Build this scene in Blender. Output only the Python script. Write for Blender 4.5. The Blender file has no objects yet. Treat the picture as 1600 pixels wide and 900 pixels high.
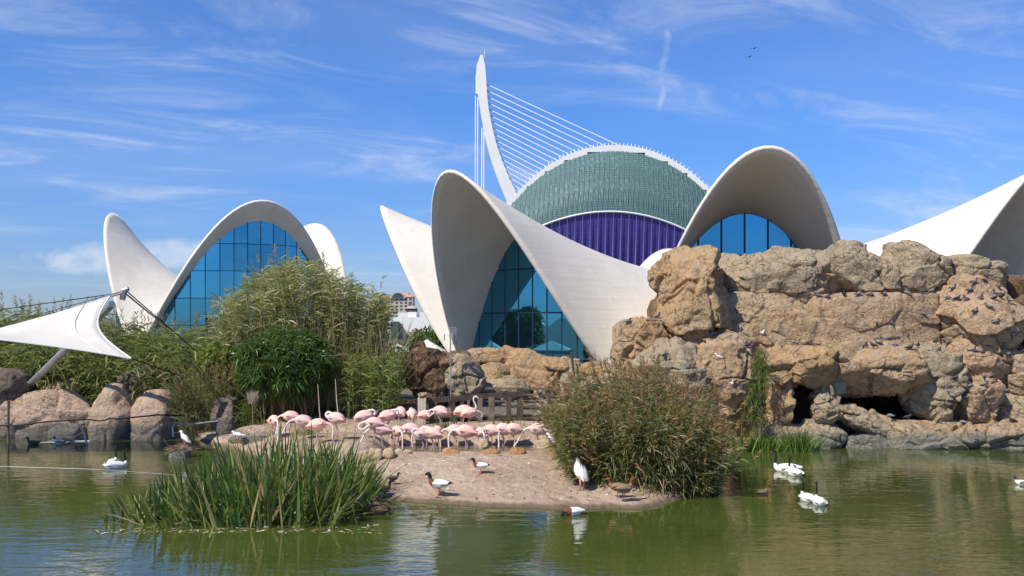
import bpy, math, random
import numpy as np
from mathutils import Vector

# ------------------------------------------------------------------ camera, sky, sun, exposure
SC = bpy.context.scene
COL = SC.collection
F, CX, HY, CZ = 1500.0, 800.0, 500.0, 3.5        # focal length in photo pixels, principal column, horizon row, eye height
cam_d = bpy.data.cameras.new("camera")
cam_d.sensor_width = 36.0
cam_d.lens = 36.0 * F / 1600.0
cam_d.shift_y = (HY - 450.0) / 1600.0
cam_d.clip_end = 9000.0
cam_d.clip_start = 0.1
cam = bpy.data.objects.new("camera", cam_d)
cam.location = (0, 0, CZ)
cam.rotation_euler = (math.radians(90), 0, 0)
COL.objects.link(cam)
SC.camera = cam

SUN_EL = math.radians(49)
SUN_AZ = math.atan2(-0.75, -0.66)                 # compass angle from +Y towards +X: the sun stands left, a little behind the camera
to_sun = Vector((math.sin(SUN_AZ) * math.cos(SUN_EL), math.cos(SUN_AZ) * math.cos(SUN_EL), math.sin(SUN_EL)))
sun_d = bpy.data.lights.new("sun", 'SUN')
sun_d.energy = 4.6
sun_d.angle = math.radians(0.5)
sun_d.color = (1.0, 0.93, 0.80)
sun = bpy.data.objects.new("sun", sun_d)
sun.rotation_euler = to_sun.to_track_quat('Z', 'Y').to_euler()
sun.location = (0, 0, 60)
COL.objects.link(sun)

SC.view_settings.view_transform = 'Standard'
SC.view_settings.look = 'None'
SC.view_settings.exposure = 0.33
SC.view_settings.gamma = 1.0
SC.view_settings.use_curve_mapping = False
SC.cycles.max_bounces = 8
SC.cycles.transparent_max_bounces = 16
SC.cycles.sample_clamp_indirect = 6.0


def nd(tree, typ, ins=None, **attrs):
    n = tree.nodes.new(typ)
    for k, v in attrs.items():
        setattr(n, k, v)
    for k, v in (ins or {}).items():
        s = n.inputs[k]
        if isinstance(v, bpy.types.NodeSocket):
            tree.links.new(v, s)
        else:
            s.default_value = v
    return n


def mth(tree, op, a, b=0.0, c=0.0, clamp=False):
    n = nd(tree, 'ShaderNodeMath', {0: a, 1: b, 2: c}, operation=op)
    n.use_clamp = clamp
    return n.outputs[0]


def mrange(tree, v, a, b, c=0.0, d=1.0):
    return nd(tree, 'ShaderNodeMapRange', {0: v, 1: a, 2: b, 3: c, 4: d}, interpolation_type='SMOOTHSTEP').outputs[0]


def mixc(tree, f, a, b, blend='MIX'):
    n = tree.nodes.new('ShaderNodeMix')
    n.data_type = 'RGBA'
    n.blend_type = blend
    for i, v in ((0, f), (6, a), (7, b)):
        if isinstance(v, bpy.types.NodeSocket):
            tree.links.new(v, n.inputs[i])
        elif i == 0:
            n.inputs[i].default_value = v
        else:
            n.inputs[i].default_value = (v[0], v[1], v[2], 1.0)
    return n.outputs[2]


SKY_LO, SKY_HI = (0.50, 0.66, 1.12), (0.47, 0.84, 1.45)


def build_world():
    w = bpy.data.worlds.new("World")
    SC.world = w
    w.use_nodes = True
    t = w.node_tree
    t.nodes.clear()
    sky = nd(t, 'ShaderNodeTexSky', sky_type='NISHITA')
    sky.sun_disc = False
    sky.sun_elevation = SUN_EL
    sky.sun_rotation = SUN_AZ
    sky.altitude = 0.0
    sky.air_density = 1.0
    sky.dust_density = 0.15
    sky.ozone_density = 1.8
    tc = nd(t, 'ShaderNodeTexCoord')
    sep = nd(t, 'ShaderNodeSeparateXYZ', {0: tc.outputs['Generated']})
    x, y, z = sep.outputs
    zz = mth(t, 'ADD', mth(t, 'MAXIMUM', z, 0.0), 0.15)
    u = mth(t, 'DIVIDE', x, zz)
    v = mth(t, 'DIVIDE', y, zz)
    v2 = mth(t, 'MULTIPLY_ADD', u, -0.30, v)
    # high cirrus: long wisps
    cv = nd(t, 'ShaderNodeCombineXYZ', {0: mth(t, 'MULTIPLY', u, 1.7), 1: mth(t, 'MULTIPLY', v2, 3.0), 2: 11.2})
    n1 = nd(t, 'ShaderNodeTexNoise', {'Vector': cv.outputs[0], 'Scale': 1.0, 'Detail': 10.0, 'Roughness': 0.64, 'Distortion': 1.1})
    cv2 = nd(t, 'ShaderNodeCombineXYZ', {0: mth(t, 'MULTIPLY', u, 0.7), 1: mth(t, 'MULTIPLY', v2, 1.0), 2: 2.19661})
    n2 = nd(t, 'ShaderNodeTexNoise', {'Vector': cv2.outputs[0], 'Scale': 1.0, 'Detail': 2.0, 'Roughness': 0.5})
    m = mth(t, 'MULTIPLY', mrange(t, n1.outputs[0], 0.44, 0.80), mrange(t, n2.outputs[0], 0.36, 0.60))
    veil = mth(t, 'MULTIPLY', mrange(t, n2.outputs[0], 0.35, 0.75), 0.10)
    m = mth(t, 'MULTIPLY_ADD', m, 0.52, veil)
    m = mth(t, 'MULTIPLY', m, mrange(t, z, 0.0, 0.06))
    # bearings on the sky straight ahead: a low cumulus bank and an old contrail
    yy = mth(t, 'MAXIMUM', y, 0.05)
    gx = mth(t, 'DIVIDE', x, yy)
    gz = mth(t, 'DIVIDE', z, yy)
    gv = nd(t, 'ShaderNodeCombineXYZ', {0: gx, 1: mth(t, 'MULTIPLY', gz, 1.6), 2: 0.4})
    n3 = nd(t, 'ShaderNodeTexNoise', {'Vector': gv.outputs[0], 'Scale': 17.0, 'Detail': 6.0, 'Roughness': 0.55})
    ex = mth(t, 'DIVIDE', mth(t, 'SUBTRACT', gx, -0.395), 0.115)
    ez = mth(t, 'DIVIDE', mth(t, 'SUBTRACT', gz, 0.066), 0.024)
    rr = mth(t, 'ADD', mth(t, 'MULTIPLY', ex, ex), mth(t, 'MULTIPLY', ez, ez))
    cum = mth(t, 'SUBTRACT', mth(t, 'MULTIPLY_ADD', n3.outputs[0], 1.7, -0.15), mth(t, 'MULTIPLY', rr, 0.55))
    cum = mth(t, 'MULTIPLY', mrange(t, cum, 0.25, 0.75), 0.62)
    gw = nd(t, 'ShaderNodeCombineXYZ', {0: 0.0, 1: gz, 2: 1.4})
    n4 = nd(t, 'ShaderNodeTexNoise', {'Vector': gw.outputs[0], 'Scale': 26.0, 'Detail': 3.0, 'Roughness': 0.55})
    line = mth(t, 'MULTIPLY_ADD', n4.outputs[0], 0.022, mth(t, 'MULTIPLY_ADD', gz, 0.10, 0.121))
    dist = mth(t, 'ABSOLUTE', mth(t, 'SUBTRACT', gx, line))
    con = mth(t, 'MULTIPLY', mrange(t, dist, 0.0075, 0.0, 0.0, 1.0),
              mth(t, 'MULTIPLY', mrange(t, gz, 0.212, 0.232), mrange(t, gz, 0.309, 0.296)))
    con = mth(t, 'MULTIPLY', con, mth(t, 'MULTIPLY_ADD', n3.outputs[0], 1.3, -0.25))
    m = mth(t, 'MAXIMUM', mth(t, 'MAXIMUM', m, cum), con)
    m = mth(t, 'MINIMUM', m, 0.85)
    # clear Mediterranean air: the same tint by height all round the horizon
    grade = mixc(t, mrange(t, z, -0.02, 0.26), SKY_LO, SKY_HI)
    c = mixc(t, m, mixc(t, 1.0, sky.outputs[0], grade, 'MULTIPLY'), (7.4, 7.9, 8.8))
    bg = nd(t, 'ShaderNodeBackground', {'Color': c, 'Strength': 0.085})
    out = nd(t, 'ShaderNodeOutputWorld', {'Surface': bg.outputs[0]})


build_world()

# ------------------------------------------------------------------ helpers
RNG = np.random.default_rng(7)


def W(px, py, d):
    """world point that the photograph shows at pixel (px, py), d metres ahead"""
    return np.array([(px - CX) / F * d, d, CZ + (HY - py) / F * d])


def dplane(py, z=0.0):
    return F * (CZ - z) / (py - HY)


_rs = np.random.RandomState(3)
_perm = np.concatenate([_rs.permutation(256)] * 3)
_grad = _rs.normal(size=(256, 3))
_grad /= np.linalg.norm(_grad, axis=1)[:, None]


def perlin(p):
    p = np.asarray(p, float)
    i = np.floor(p).astype(int)
    f = p - i
    i &= 255
    w = f * f * f * (f * (f * 6 - 15) + 10)
    out = 0
    for dx in (0, 1):
        for dy in (0, 1):
            for dz in (0, 1):
                h = _perm[_perm[_perm[i[:, 0] + dx] + i[:, 1] + dy] + i[:, 2] + dz]
                g = _grad[h]
                d = g[:, 0] * (f[:, 0] - dx) + g[:, 1] * (f[:, 1] - dy) + g[:, 2] * (f[:, 2] - dz)
                wx = w[:, 0] if dx else 1 - w[:, 0]
                wy = w[:, 1] if dy else 1 - w[:, 1]
                wz = w[:, 2] if dz else 1 - w[:, 2]
                out = out + d * wx * wy * wz
    return out


def fbm(p, oct=4, gain=0.5):
    a, s, o = 1.0, 0.0, np.asarray(p, float).copy()
    for k in range(oct):
        s = s + a * perlin(o + 17.3 * k)
        o = o * 2.03
        a *= gain
    return s


def sstep(a, b, x):
    t = np.clip((x - a) / (b - a), 0, 1)
    return t * t * (3 - 2 * t)


def tag(o, label=None, cat=None, group=None, kind=None):
    if label: o["label"] = label
    if cat: o["category"] = cat
    if group: o["group"] = group
    if kind: o["kind"] = kind
    return o


def thing(name, label, cat, loc=(0, 0, 0), group=None, rz=0.0):
    o = bpy.data.objects.new(name, None)
    o.empty_display_size = 0.2
    o.location = tuple(float(c) for c in loc)
    o.rotation_euler = (0, 0, rz)
    COL.objects.link(o)
    return tag(o, label, cat, group)


def mesh(name, verts, faces, mats=None, smooth=False, mi=None, col=None):
    me = bpy.data.meshes.new(name)
    v = np.asarray(verts, dtype=np.float32).reshape(-1, 3)
    if isinstance(faces, np.ndarray):
        n, k = faces.shape
        me.vertices.add(len(v))
        me.vertices.foreach_set("co", v.ravel())
        me.loops.add(n * k)
        me.loops.foreach_set("vertex_index", faces.astype(np.int32).ravel())
        me.polygons.add(n)
        me.polygons.foreach_set("loop_start", np.arange(0, n * k, k, dtype=np.int32))
        me.polygons.foreach_set("loop_total", np.full(n, k, dtype=np.int32))
        me.update(calc_edges=True)
    else:
        me.from_pydata([tuple(map(float, p)) for p in v], [], [tuple(int(i) for i in f) for f in faces])
    for m in (mats if isinstance(mats, (list, tuple)) else [mats]):
        if m: me.materials.append(m)
    if mi is not None:
        me.polygons.foreach_set("material_index", np.asarray(mi, dtype=np.int32))
    if smooth:
        me.polygons.foreach_set("use_smooth", np.ones(len(me.polygons), dtype=bool))
    if col is not None:
        a = me.color_attributes.new("Col", 'FLOAT_COLOR', 'POINT')
        c = np.ones((len(v), 4), dtype=np.float32)
        c[:, :3] = col
        a.data.foreach_set("color", c.ravel())
    me.update()
    return me


def link(name, me, parent=None, loc=(0, 0, 0), rot=(0, 0, 0), scale=(1, 1, 1)):
    o = bpy.data.objects.new(name, me)
    o.location = tuple(float(c) for c in loc)
    o.rotation_euler = rot
    o.scale = scale
    COL.objects.link(o)
    if parent is not None:
        o.parent = parent
    return o


def off(parent):
    """world position of a thing at identity rotation, so that world vertices can be made local"""
    p = np.zeros(3)
    while parent is not None:
        p = p + np.array(parent.location)
        parent = parent.parent
    return p


def wobj(name, verts, faces, mats, parent=None, **kw):
    """mesh object given in world coordinates"""
    v = np.asarray(verts, float).reshape(-1, 3)
    if parent is None:
        o0 = np.array([v[:, 0].mean(), v[:, 1].mean(), v[:, 2].min()])
        return link(name, mesh(name, v - o0, faces, mats, **kw), None, o0)
    return link(name, mesh(name, v - off(parent), faces, mats, **kw), parent)


def box_vf(lo, hi):
    x0, y0, z0 = lo
    x1, y1, z1 = hi
    v = [(x0, y0, z0), (x1, y0, z0), (x1, y1, z0), (x0, y1, z0), (x0, y0, z1), (x1, y0, z1), (x1, y1, z1), (x0, y1, z1)]
    f = [(0, 3, 2, 1), (4, 5, 6, 7), (0, 1, 5, 4), (1, 2, 6, 5), (2, 3, 7, 6), (3, 0, 4, 7)]
    return v, f


def bar_vf(p, q, w, h, up=(0, 0, 1)):
    """square bar from p to q"""
    p, q, up = np.array(p, float), np.array(q, float), np.array(up, float)
    t = q - p
    t = t / np.linalg.norm(t)
    s = np.cross(t, up)
    if np.linalg.norm(s) < 1e-4:
        s = np.cross(t, (1, 0, 0))
    s /= np.linalg.norm(s)
    n = np.cross(s, t)
    v = []
    for c in (p, q):
        for a, b in ((-1, -1), (1, -1), (1, 1), (-1, 1)):
            v.append(c + s * a * w / 2 + n * b * h / 2)
    f = [(3, 2, 1, 0), (4, 5, 6, 7), (0, 1, 5, 4), (1, 2, 6, 5), (2, 3, 7, 6), (3, 0, 4, 7)]
    return v, f


def tube_vf(pts, rad, sides=6, cap=True):
    pts = np.asarray(pts, float)
    n = len(pts)
    rad = np.broadcast_to(np.asarray(rad, float), (n,))
    tan = np.gradient(pts, axis=0)
    tan /= np.linalg.norm(tan, axis=1)[:, None] + 1e-9
    ref = np.array([0, 0, 1.0]) if abs(tan[0, 2]) < 0.9 else np.array([1.0, 0, 0])
    v, f = [], []
    for i in range(n):
        s = np.cross(tan[i], ref)
        if np.linalg.norm(s) < 1e-3:
            s = np.cross(tan[i], (0, 1.0, 0.1))
        s /= np.linalg.norm(s)
        b = np.cross(s, tan[i])
        for k in range(sides):
            a = 2 * math.pi * k / sides
            v.append(pts[i] + rad[i] * (s * math.cos(a) + b * math.sin(a)))
    for i in range(n - 1):
        for k in range(sides):
            a, b2 = i * sides + k, i * sides + (k + 1) % sides
            f.append((a, b2, b2 + sides, a + sides))
    if cap:
        f.append(tuple(range(sides - 1, -1, -1)))
        f.append(tuple((n - 1) * sides + k for k in range(sides)))
    return v, f


class MB:
    """collects shapes into one mesh"""
    def __init__(self): self.v, self.f, self.m = [], [], []
    def add(self, vf, m=0):
        o = len(self.v)
        self.v += [tuple(p) for p in vf[0]]
        self.f += [tuple(i + o for i in fc) for fc in vf[1]]
        self.m += [m] * len(vf[1])
        return self
    def build(self, name, mats, parent=None, **kw):
        return wobj(name, self.v, self.f, mats, parent, mi=self.m, **kw)
    def mesh(self, name, mats, **kw):
        return mesh(name, self.v, self.f, mats, mi=self.m, **kw)


# ------------------------------------------------------------------ materials
def new_mat(name):
    m = bpy.data.materials.new(name)
    m.use_nodes = True
    t = m.node_tree
    t.nodes.clear()
    out = nd(t, 'ShaderNodeOutputMaterial')
    return m, t, out


def surf(name, c1, c2=None, rough=0.7, scale=3.0, bump=0.0, bscale=12.0, spec=0.3, metal=0.0, rand=0.0, coord='Object', detail=5.0, stretch=None):
    m, t, out = new_mat(name)
    tc = nd(t, 'ShaderNodeTexCoord')
    vec = tc.outputs[coord]
    if coord == 'World':
        pass
    if stretch:
        vec = nd(t, 'ShaderNodeMapping', {'Vector': vec, 'Scale': stretch}).outputs[0]
    b = nd(t, 'ShaderNodeBsdfPrincipled', {'Roughness': rough, 'Metallic': metal, 'Specular IOR Level': spec})
    if c2 is None: c2 = tuple(c * 0.85 for c in c1)
    n = nd(t, 'ShaderNodeTexNoise', {'Vector': vec, 'Scale': scale, 'Detail': detail, 'Roughness': 0.6})
    col = mixc(t, mrange(t, n.outputs[0], 0.35, 0.65), c1, c2)
    if rand:
        oi = nd(t, 'ShaderNodeObjectInfo')
        hs = nd(t, 'ShaderNodeHueSaturation', {'Color': col, 'Value': mth(t, 'MULTIPLY_ADD', oi.outputs['Random'], rand, 1 - rand / 2),
                                               'Saturation': mth(t, 'MULTIPLY_ADD', oi.outputs['Random'], rand * 1.2, 1 - rand * 0.6)})
        col = hs.outputs[0]
    t.links.new(col, b.inputs['Base Color'])
    if bump:
        n2 = nd(t, 'ShaderNodeTexNoise', {'Vector': vec, 'Scale': bscale, 'Detail': 6.0, 'Roughness': 0.6})
        bp = nd(t, 'ShaderNodeBump', {'Height': n2.outputs[0], 'Strength': bump, 'Distance': 0.05})
        t.links.new(bp.outputs[0], b.inputs['Normal'])
    t.links.new(b.outputs[0], out.inputs[0])
    return m


def leaf_mat(name, trans=0.42, rough=0.45):
    m, t, out = new_mat(name)
    a = nd(t, 'ShaderNodeAttribute', attribute_name="Col")
    b = nd(t, 'ShaderNodeBsdfPrincipled', {'Base Color': a.outputs[0], 'Roughness': rough, 'Specular IOR Level': 0.35})
    tr = nd(t, 'ShaderNodeBsdfTranslucent', {'Color': mixc(t, 0.5, a.outputs[0], (0.35, 0.45, 0.05), 'MIX')})
    mx = nd(t, 'ShaderNodeMixShader', {0: trans, 1: b.outputs[0], 2: tr.outputs[0]})
    t.links.new(mx.outputs[0], out.inputs[0])
    return m


def rock_mat(name, ca, cb, cc, wet=None, wet_z=0.5, sc=1.0, seed=0.0):
    """sandstone: warm and grey patches, dark fissures, pale drippings; wet = colour of the water-stained foot"""
    m, t, out = new_mat(name)
    g = nd(t, 'ShaderNodeNewGeometry')
    pos = nd(t, 'ShaderNodeMapping', {'Vector': g.outputs['Position'], 'Location': (seed, seed * 0.7, seed * 1.3)}).outputs[0]
    n1 = nd(t, 'ShaderNodeTexNoise', {'Vector': pos, 'Scale': 0.55 * sc, 'Detail': 5.0, 'Roughness': 0.6, 'Distortion': 0.6})
    n2 = nd(t, 'ShaderNodeTexNoise', {'Vector': pos, 'Scale': 2.6 * sc, 'Detail': 8.0, 'Roughness': 0.68, 'Distortion': 0.3})
    n3 = nd(t, 'ShaderNodeTexNoise', {'Vector': pos, 'Scale': 11.0 * sc, 'Detail': 8.0, 'Roughness': 0.7})
    col = mixc(t, mrange(t, n1.outputs[0], 0.40, 0.62), ca, cb)
    col = mixc(t, mrange(t, n2.outputs[0], 0.50, 0.68), col, cc)
    col = mixc(t, mth(t, 'MULTIPLY', mrange(t, n3.outputs[0], 0.52, 0.75), 0.55), col, tuple(c * 0.45 for c in ca))
    st = nd(t, 'ShaderNodeMapping', {'Vector': pos, 'Scale': (4.0, 4.0, 0.5)}).outputs[0]
    n5 = nd(t, 'ShaderNodeTexNoise', {'Vector': st, 'Scale': 1.3, 'Detail': 4.0, 'Roughness': 0.6})
    col = mixc(t, mth(t, 'MULTIPLY', mrange(t, n5.outputs[0], 0.58, 0.74), 0.45), col, (0.50, 0.45, 0.38))
    nk = nd(t, 'ShaderNodeTexNoise', {'Vector': pos, 'Scale': 1.9 * sc, 'Detail': 4.0, 'Roughness': 0.62, 'Distortion': 0.8})
    crack = mrange(t, mth(t, 'ABSOLUTE', mth(t, 'SUBTRACT', nk.outputs[0], 0.5)), 0.0, 0.013, 1.0, 0.0)
    crack = mth(t, 'MULTIPLY', crack, mrange(t, n1.outputs[0], 0.38, 0.52))
    col = mixc(t, mth(t, 'MULTIPLY', crack, 0.75), col, (0.07, 0.045, 0.03))
    nd_ = nd(t, 'ShaderNodeTexNoise', {'Vector': nd(t, 'ShaderNodeMapping', {'Vector': pos, 'Scale': (2.2, 2.2, 0.7)}).outputs[0], 'Scale': 1.0, 'Detail': 7.0, 'Roughness': 0.7})
    col = mixc(t, mth(t, 'MULTIPLY', mrange(t, nd_.outputs[0], 0.54, 0.70), 0.6), col, (0.15, 0.105, 0.07))
    if wet:
        sz = nd(t, 'ShaderNodeSeparateXYZ', {0: g.outputs['Position']}).outputs[2]
        zz = mth(t, 'MULTIPLY_ADD', n2.outputs[0], 0.5, mth(t, 'SUBTRACT', sz, 0.25))
        col = mixc(t, mrange(t, zz, wet_z + 0.12, wet_z - 0.12), col, wet)
    b = nd(t, 'ShaderNodeBsdfPrincipled', {'Base Color': col, 'Roughness': 0.88, 'Specular IOR Level': 0.2})
    hgt = mth(t, 'ADD', mth(t, 'MULTIPLY_ADD', n3.outputs[0], 0.5, n2.outputs[0]), mth(t, 'MULTIPLY', crack, -0.35))
    bp = nd(t, 'ShaderNodeBump', {'Height': hgt, 'Strength': 0.9, 'Distance': 0.26 / sc})
    t.links.new(bp.outputs[0], b.inputs['Normal'])
    t.links.new(b.outputs[0], out.inputs[0])
    return m


def glass_mat(name, tint, body, mix=0.7, rough=0.02):
    """coated solar glass: a tinted mirror over a dark body"""
    m, t, out = new_mat(name)
    oi = nd(t, 'ShaderNodeObjectInfo')
    tc = nd(t, 'ShaderNodeTexCoord')
    n = nd(t, 'ShaderNodeTexNoise', {'Vector': tc.outputs['Object'], 'Scale': 0.45, 'Detail': 2.0})
    bp = nd(t, 'ShaderNodeBump', {'Height': n.outputs[0], 'Strength': 0.06, 'Distance': 0.2})
    tn = mixc(t, oi.outputs['Random'], tuple(c * 0.82 for c in tint), tuple(min(1, c * 1.15) for c in tint))
    gl = nd(t, 'ShaderNodeBsdfGlossy', {'Color': tn, 'Roughness': rough, 'Normal': bp.outputs[0]})
    df = nd(t, 'ShaderNodeBsdfPrincipled', {'Base Color': (*body, 1), 'Roughness': 0.3})
    mx = nd(t, 'ShaderNodeMixShader', {0: mix, 1: df.outputs[0], 2: gl.outputs[0]})
    t.links.new(mx.outputs[0], out.inputs[0])
    return m


def concrete_mat(name):
    m, t, out = new_mat(name)
    g = nd(t, 'ShaderNodeNewGeometry')
    n1 = nd(t, 'ShaderNodeTexNoise', {'Vector': g.outputs['Position'], 'Scale': 0.35, 'Detail': 6.0, 'Roughness': 0.6})
    n2 = nd(t, 'ShaderNodeTexNoise', {'Vector': nd(t, 'ShaderNodeMapping', {'Vector': g.outputs['Position'], 'Scale': (3.0, 3.0, 0.35)}).outputs[0],
                                      'Scale': 1.0, 'Detail': 6.0, 'Roughness': 0.65})
    col = mixc(t, mrange(t, n1.outputs[0], 0.35, 0.68), (0.70, 0.655, 0.575), (0.62, 0.575, 0.50))
    col = mixc(t, mth(t, 'MULTIPLY', mrange(t, n2.outputs[0], 0.50, 0.78), 0.5), col, (0.54, 0.495, 0.425))
    bo = nd(t, 'ShaderNodeMapping', {'Vector': g.outputs['Position'], 'Scale': (0.25, 0.25, 6.0)}).outputs[0]
    n3 = nd(t, 'ShaderNodeTexNoise', {'Vector': bo, 'Scale': 1.0, 'Detail': 3.0})
    b = nd(t, 'ShaderNodeBsdfPrincipled', {'Base Color': col, 'Roughness': 0.65, 'Specular IOR Level': 0.3})
    bp = nd(t, 'ShaderNodeBump', {'Height': n3.outputs[0], 'Strength': 0.25, 'Distance': 0.06})
    t.links.new(bp.outputs[0], b.inputs['Normal'])
    t.links.new(b.outputs[0], out.inputs[0])
    return m


def water_mat(name, base, s=1.0, bump=0.12):
    m, t, out = new_mat(name)
    g = nd(t, 'ShaderNodeNewGeometry')
    n1 = nd(t, 'ShaderNodeTexNoise', {'Vector': nd(t, 'ShaderNodeMapping', {'Vector': g.outputs['Position'], 'Scale': (0.34, 1.0, 1.0)}).outputs[0],
                                      'Scale': 3.8 * s, 'Detail': 3.0, 'Roughness': 0.5, 'Distortion': 0.4})
    n2 = nd(t, 'ShaderNodeTexNoise', {'Vector': nd(t, 'ShaderNodeMapping', {'Vector': g.outputs['Position'], 'Scale': (0.4, 1.0, 1.0), 'Rotation': (0, 0, 0.15)}).outputs[0],
                                      'Scale': 9.0 * s, 'Detail': 2.0, 'Roughness': 0.5})
    n0 = nd(t, 'ShaderNodeTexNoise', {'Vector': g.outputs['Position'], 'Scale': 0.28, 'Detail': 3.0})
    amp = mrange(t, n0.outputs[0], 0.38, 0.66, 0.35, 1.0)
    h = mth(t, 'MULTIPLY', mth(t, 'MULTIPLY_ADD', n2.outputs[0], 0.28, n1.outputs[0]), amp)
    bp = nd(t, 'ShaderNodeBump', {'Height': h, 'Strength': 1.0, 'Distance': bump})
    col = mixc(t, mrange(t, n0.outputs[0], 0.35, 0.65), base, tuple(c * 0.75 for c in base))
    b = nd(t, 'ShaderNodeBsdfPrincipled', {'Base Color': col, 'Roughness': 0.04, 'IOR': 2.05, 'Specular IOR Level': 0.5, 'Normal': bp.outputs[0]})
    t.links.new(b.outputs[0], out.inputs[0])
    return m


MAT = dict(
    concrete=concrete_mat("white_concrete"),
    glass=glass_mat("blue_glass", (0.095, 0.39, 0.58), (0.01, 0.04, 0.07), 0.85),
    frame=surf("dark_frame", (0.015, 0.045, 0.08), rough=0.4),
    white=surf("white_paint", (0.78, 0.78, 0.76), (0.74, 0.74, 0.72), rough=0.5, scale=0.05),
    cable=surf("white_cable", (0.92, 0.92, 0.92), rough=0.5),
    violet=surf("violet_cladding", (0.045, 0.032, 0.21), (0.035, 0.025, 0.16), rough=0.4, scale=0.4),
    violet_rib=surf("violet_rib", (0.15, 0.13, 0.42), rough=0.4),
    teal_rib=surf("teal_rib", (0.12, 0.22, 0.21), rough=0.45),
    wood=surf("weathered_timber", (0.19, 0.15, 0.115), (0.12, 0.095, 0.07), rough=0.85, scale=5.0, bump=0.3),
    wood_dark=surf("dark_timber", (0.09, 0.07, 0.055), (0.055, 0.043, 0.033), rough=0.85, scale=5.0, bump=0.3),
    wood_pale=surf("pale_timber", (0.55, 0.48, 0.38), (0.46, 0.39, 0.30), rough=0.8, scale=5.0, bump=0.2),
    brown_band=surf("terrace_board", (0.42, 0.24, 0.13), (0.36, 0.2, 0.1), rough=0.7),
    metal=surf("grey_steel", (0.45, 0.46, 0.47), (0.36, 0.37, 0.38), rough=0.4, metal=0.6),
    membrane=surf("sail_membrane", (0.60, 0.58, 0.535), (0.53, 0.51, 0.465), rough=0.6, scale=0.9, bump=0.05, bscale=3),
    rope=surf("dark_rope", (0.02, 0.02, 0.022), rough=0.8),
    rust=surf("brown_post", (0.16, 0.12, 0.09), rough=0.8),
    black=surf("black", (0.012, 0.012, 0.014), rough=0.5),
    leaf=leaf_mat("leaf"),
    leafd=leaf_mat("leaf_gloss", 0.28, 0.35),
    stem=leaf_mat("stem", 0.0, 0.6),
)

# ------------------------------------------------------------------ ground and water
SHX = np.array([-3000, -80, -30, -15, -9.5, -7.8, -6.4, -5.2, -4.0, -2.6, -1.0, 0.5, 2.3, 3.1, 4.3, 5.6, 6.4, 16, 30, 80, 3000.])
SHY = np.array([12, 20, 26, 28.3, 28.4, 26.4, 24.0, 22.0, 20.0, 18.7, 18.15, 17.9, 17.75, 18.5, 20.6, 24.6, 26.6, 26.5, 25.5, 20, 12.])
POOL = (-3.5, 2.3, 21.9, 25.2, 0.25)             # flamingo pool: x0, x1, y0, y1, water level


def ground_z(x, y):
    x = np.asarray(x, float); y = np.asarray(y, float)
    sh = x.shape
    xf, yf = x.ravel(), y.ravel()
    near = sstep(120, 60, np.hypot(xf, yf - 20))
    q = np.stack([xf, yf, 0 * xf], 1)
    jit = perlin(q * 0.7) * 0.35 + perlin(q * 2.3 + 5) * 0.10
    s = yf - np.interp(xf, SHX, SHY) + jit * near
    z = np.where(s < 0, np.maximum(-0.8, s * 0.55), 0.09 * sstep(0, 0.18, s) + 0.41 * sstep(0.0, 3.2, s))
    z = z + 0.40 * sstep(26.0, 32.0, yf) * (s > 0)
    # flamingo pool
    x0, x1, y0, y1, _ = POOL
    wob = perlin(q * 1.3 + 9) * 0.25
    inn = np.minimum.reduce([(xf - x0 + wob) / 0.5, (x1 - xf + wob) / 0.5, (yf - y0 + wob) / 0.5, (y1 - yf + wob * 0.5) / 0.14])
    z = z + (0.10 - z) * sstep(0, 1, inn)
    # bank the photographer stands on
    z = np.where(yf < 8, np.maximum(z, -0.8 + 2.7 * sstep(7.5, 3.5, yf)), z)
    z = z + (s > 0) * near * (0.055 * fbm(q * 1.7, 3) + 0.022 * fbm(q * 6.0, 3)) * np.where(inn > 0, 0.2, 1)
    return z.reshape(sh)


def gz(x, y):
    return float(ground_z(np.array([x]), np.array([y]))[0])


def axis(parts):
    return np.unique(np.round(np.concatenate([np.arange(a, b, s) for a, b, s in parts] + [[parts[-1][1]]]), 4))


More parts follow.
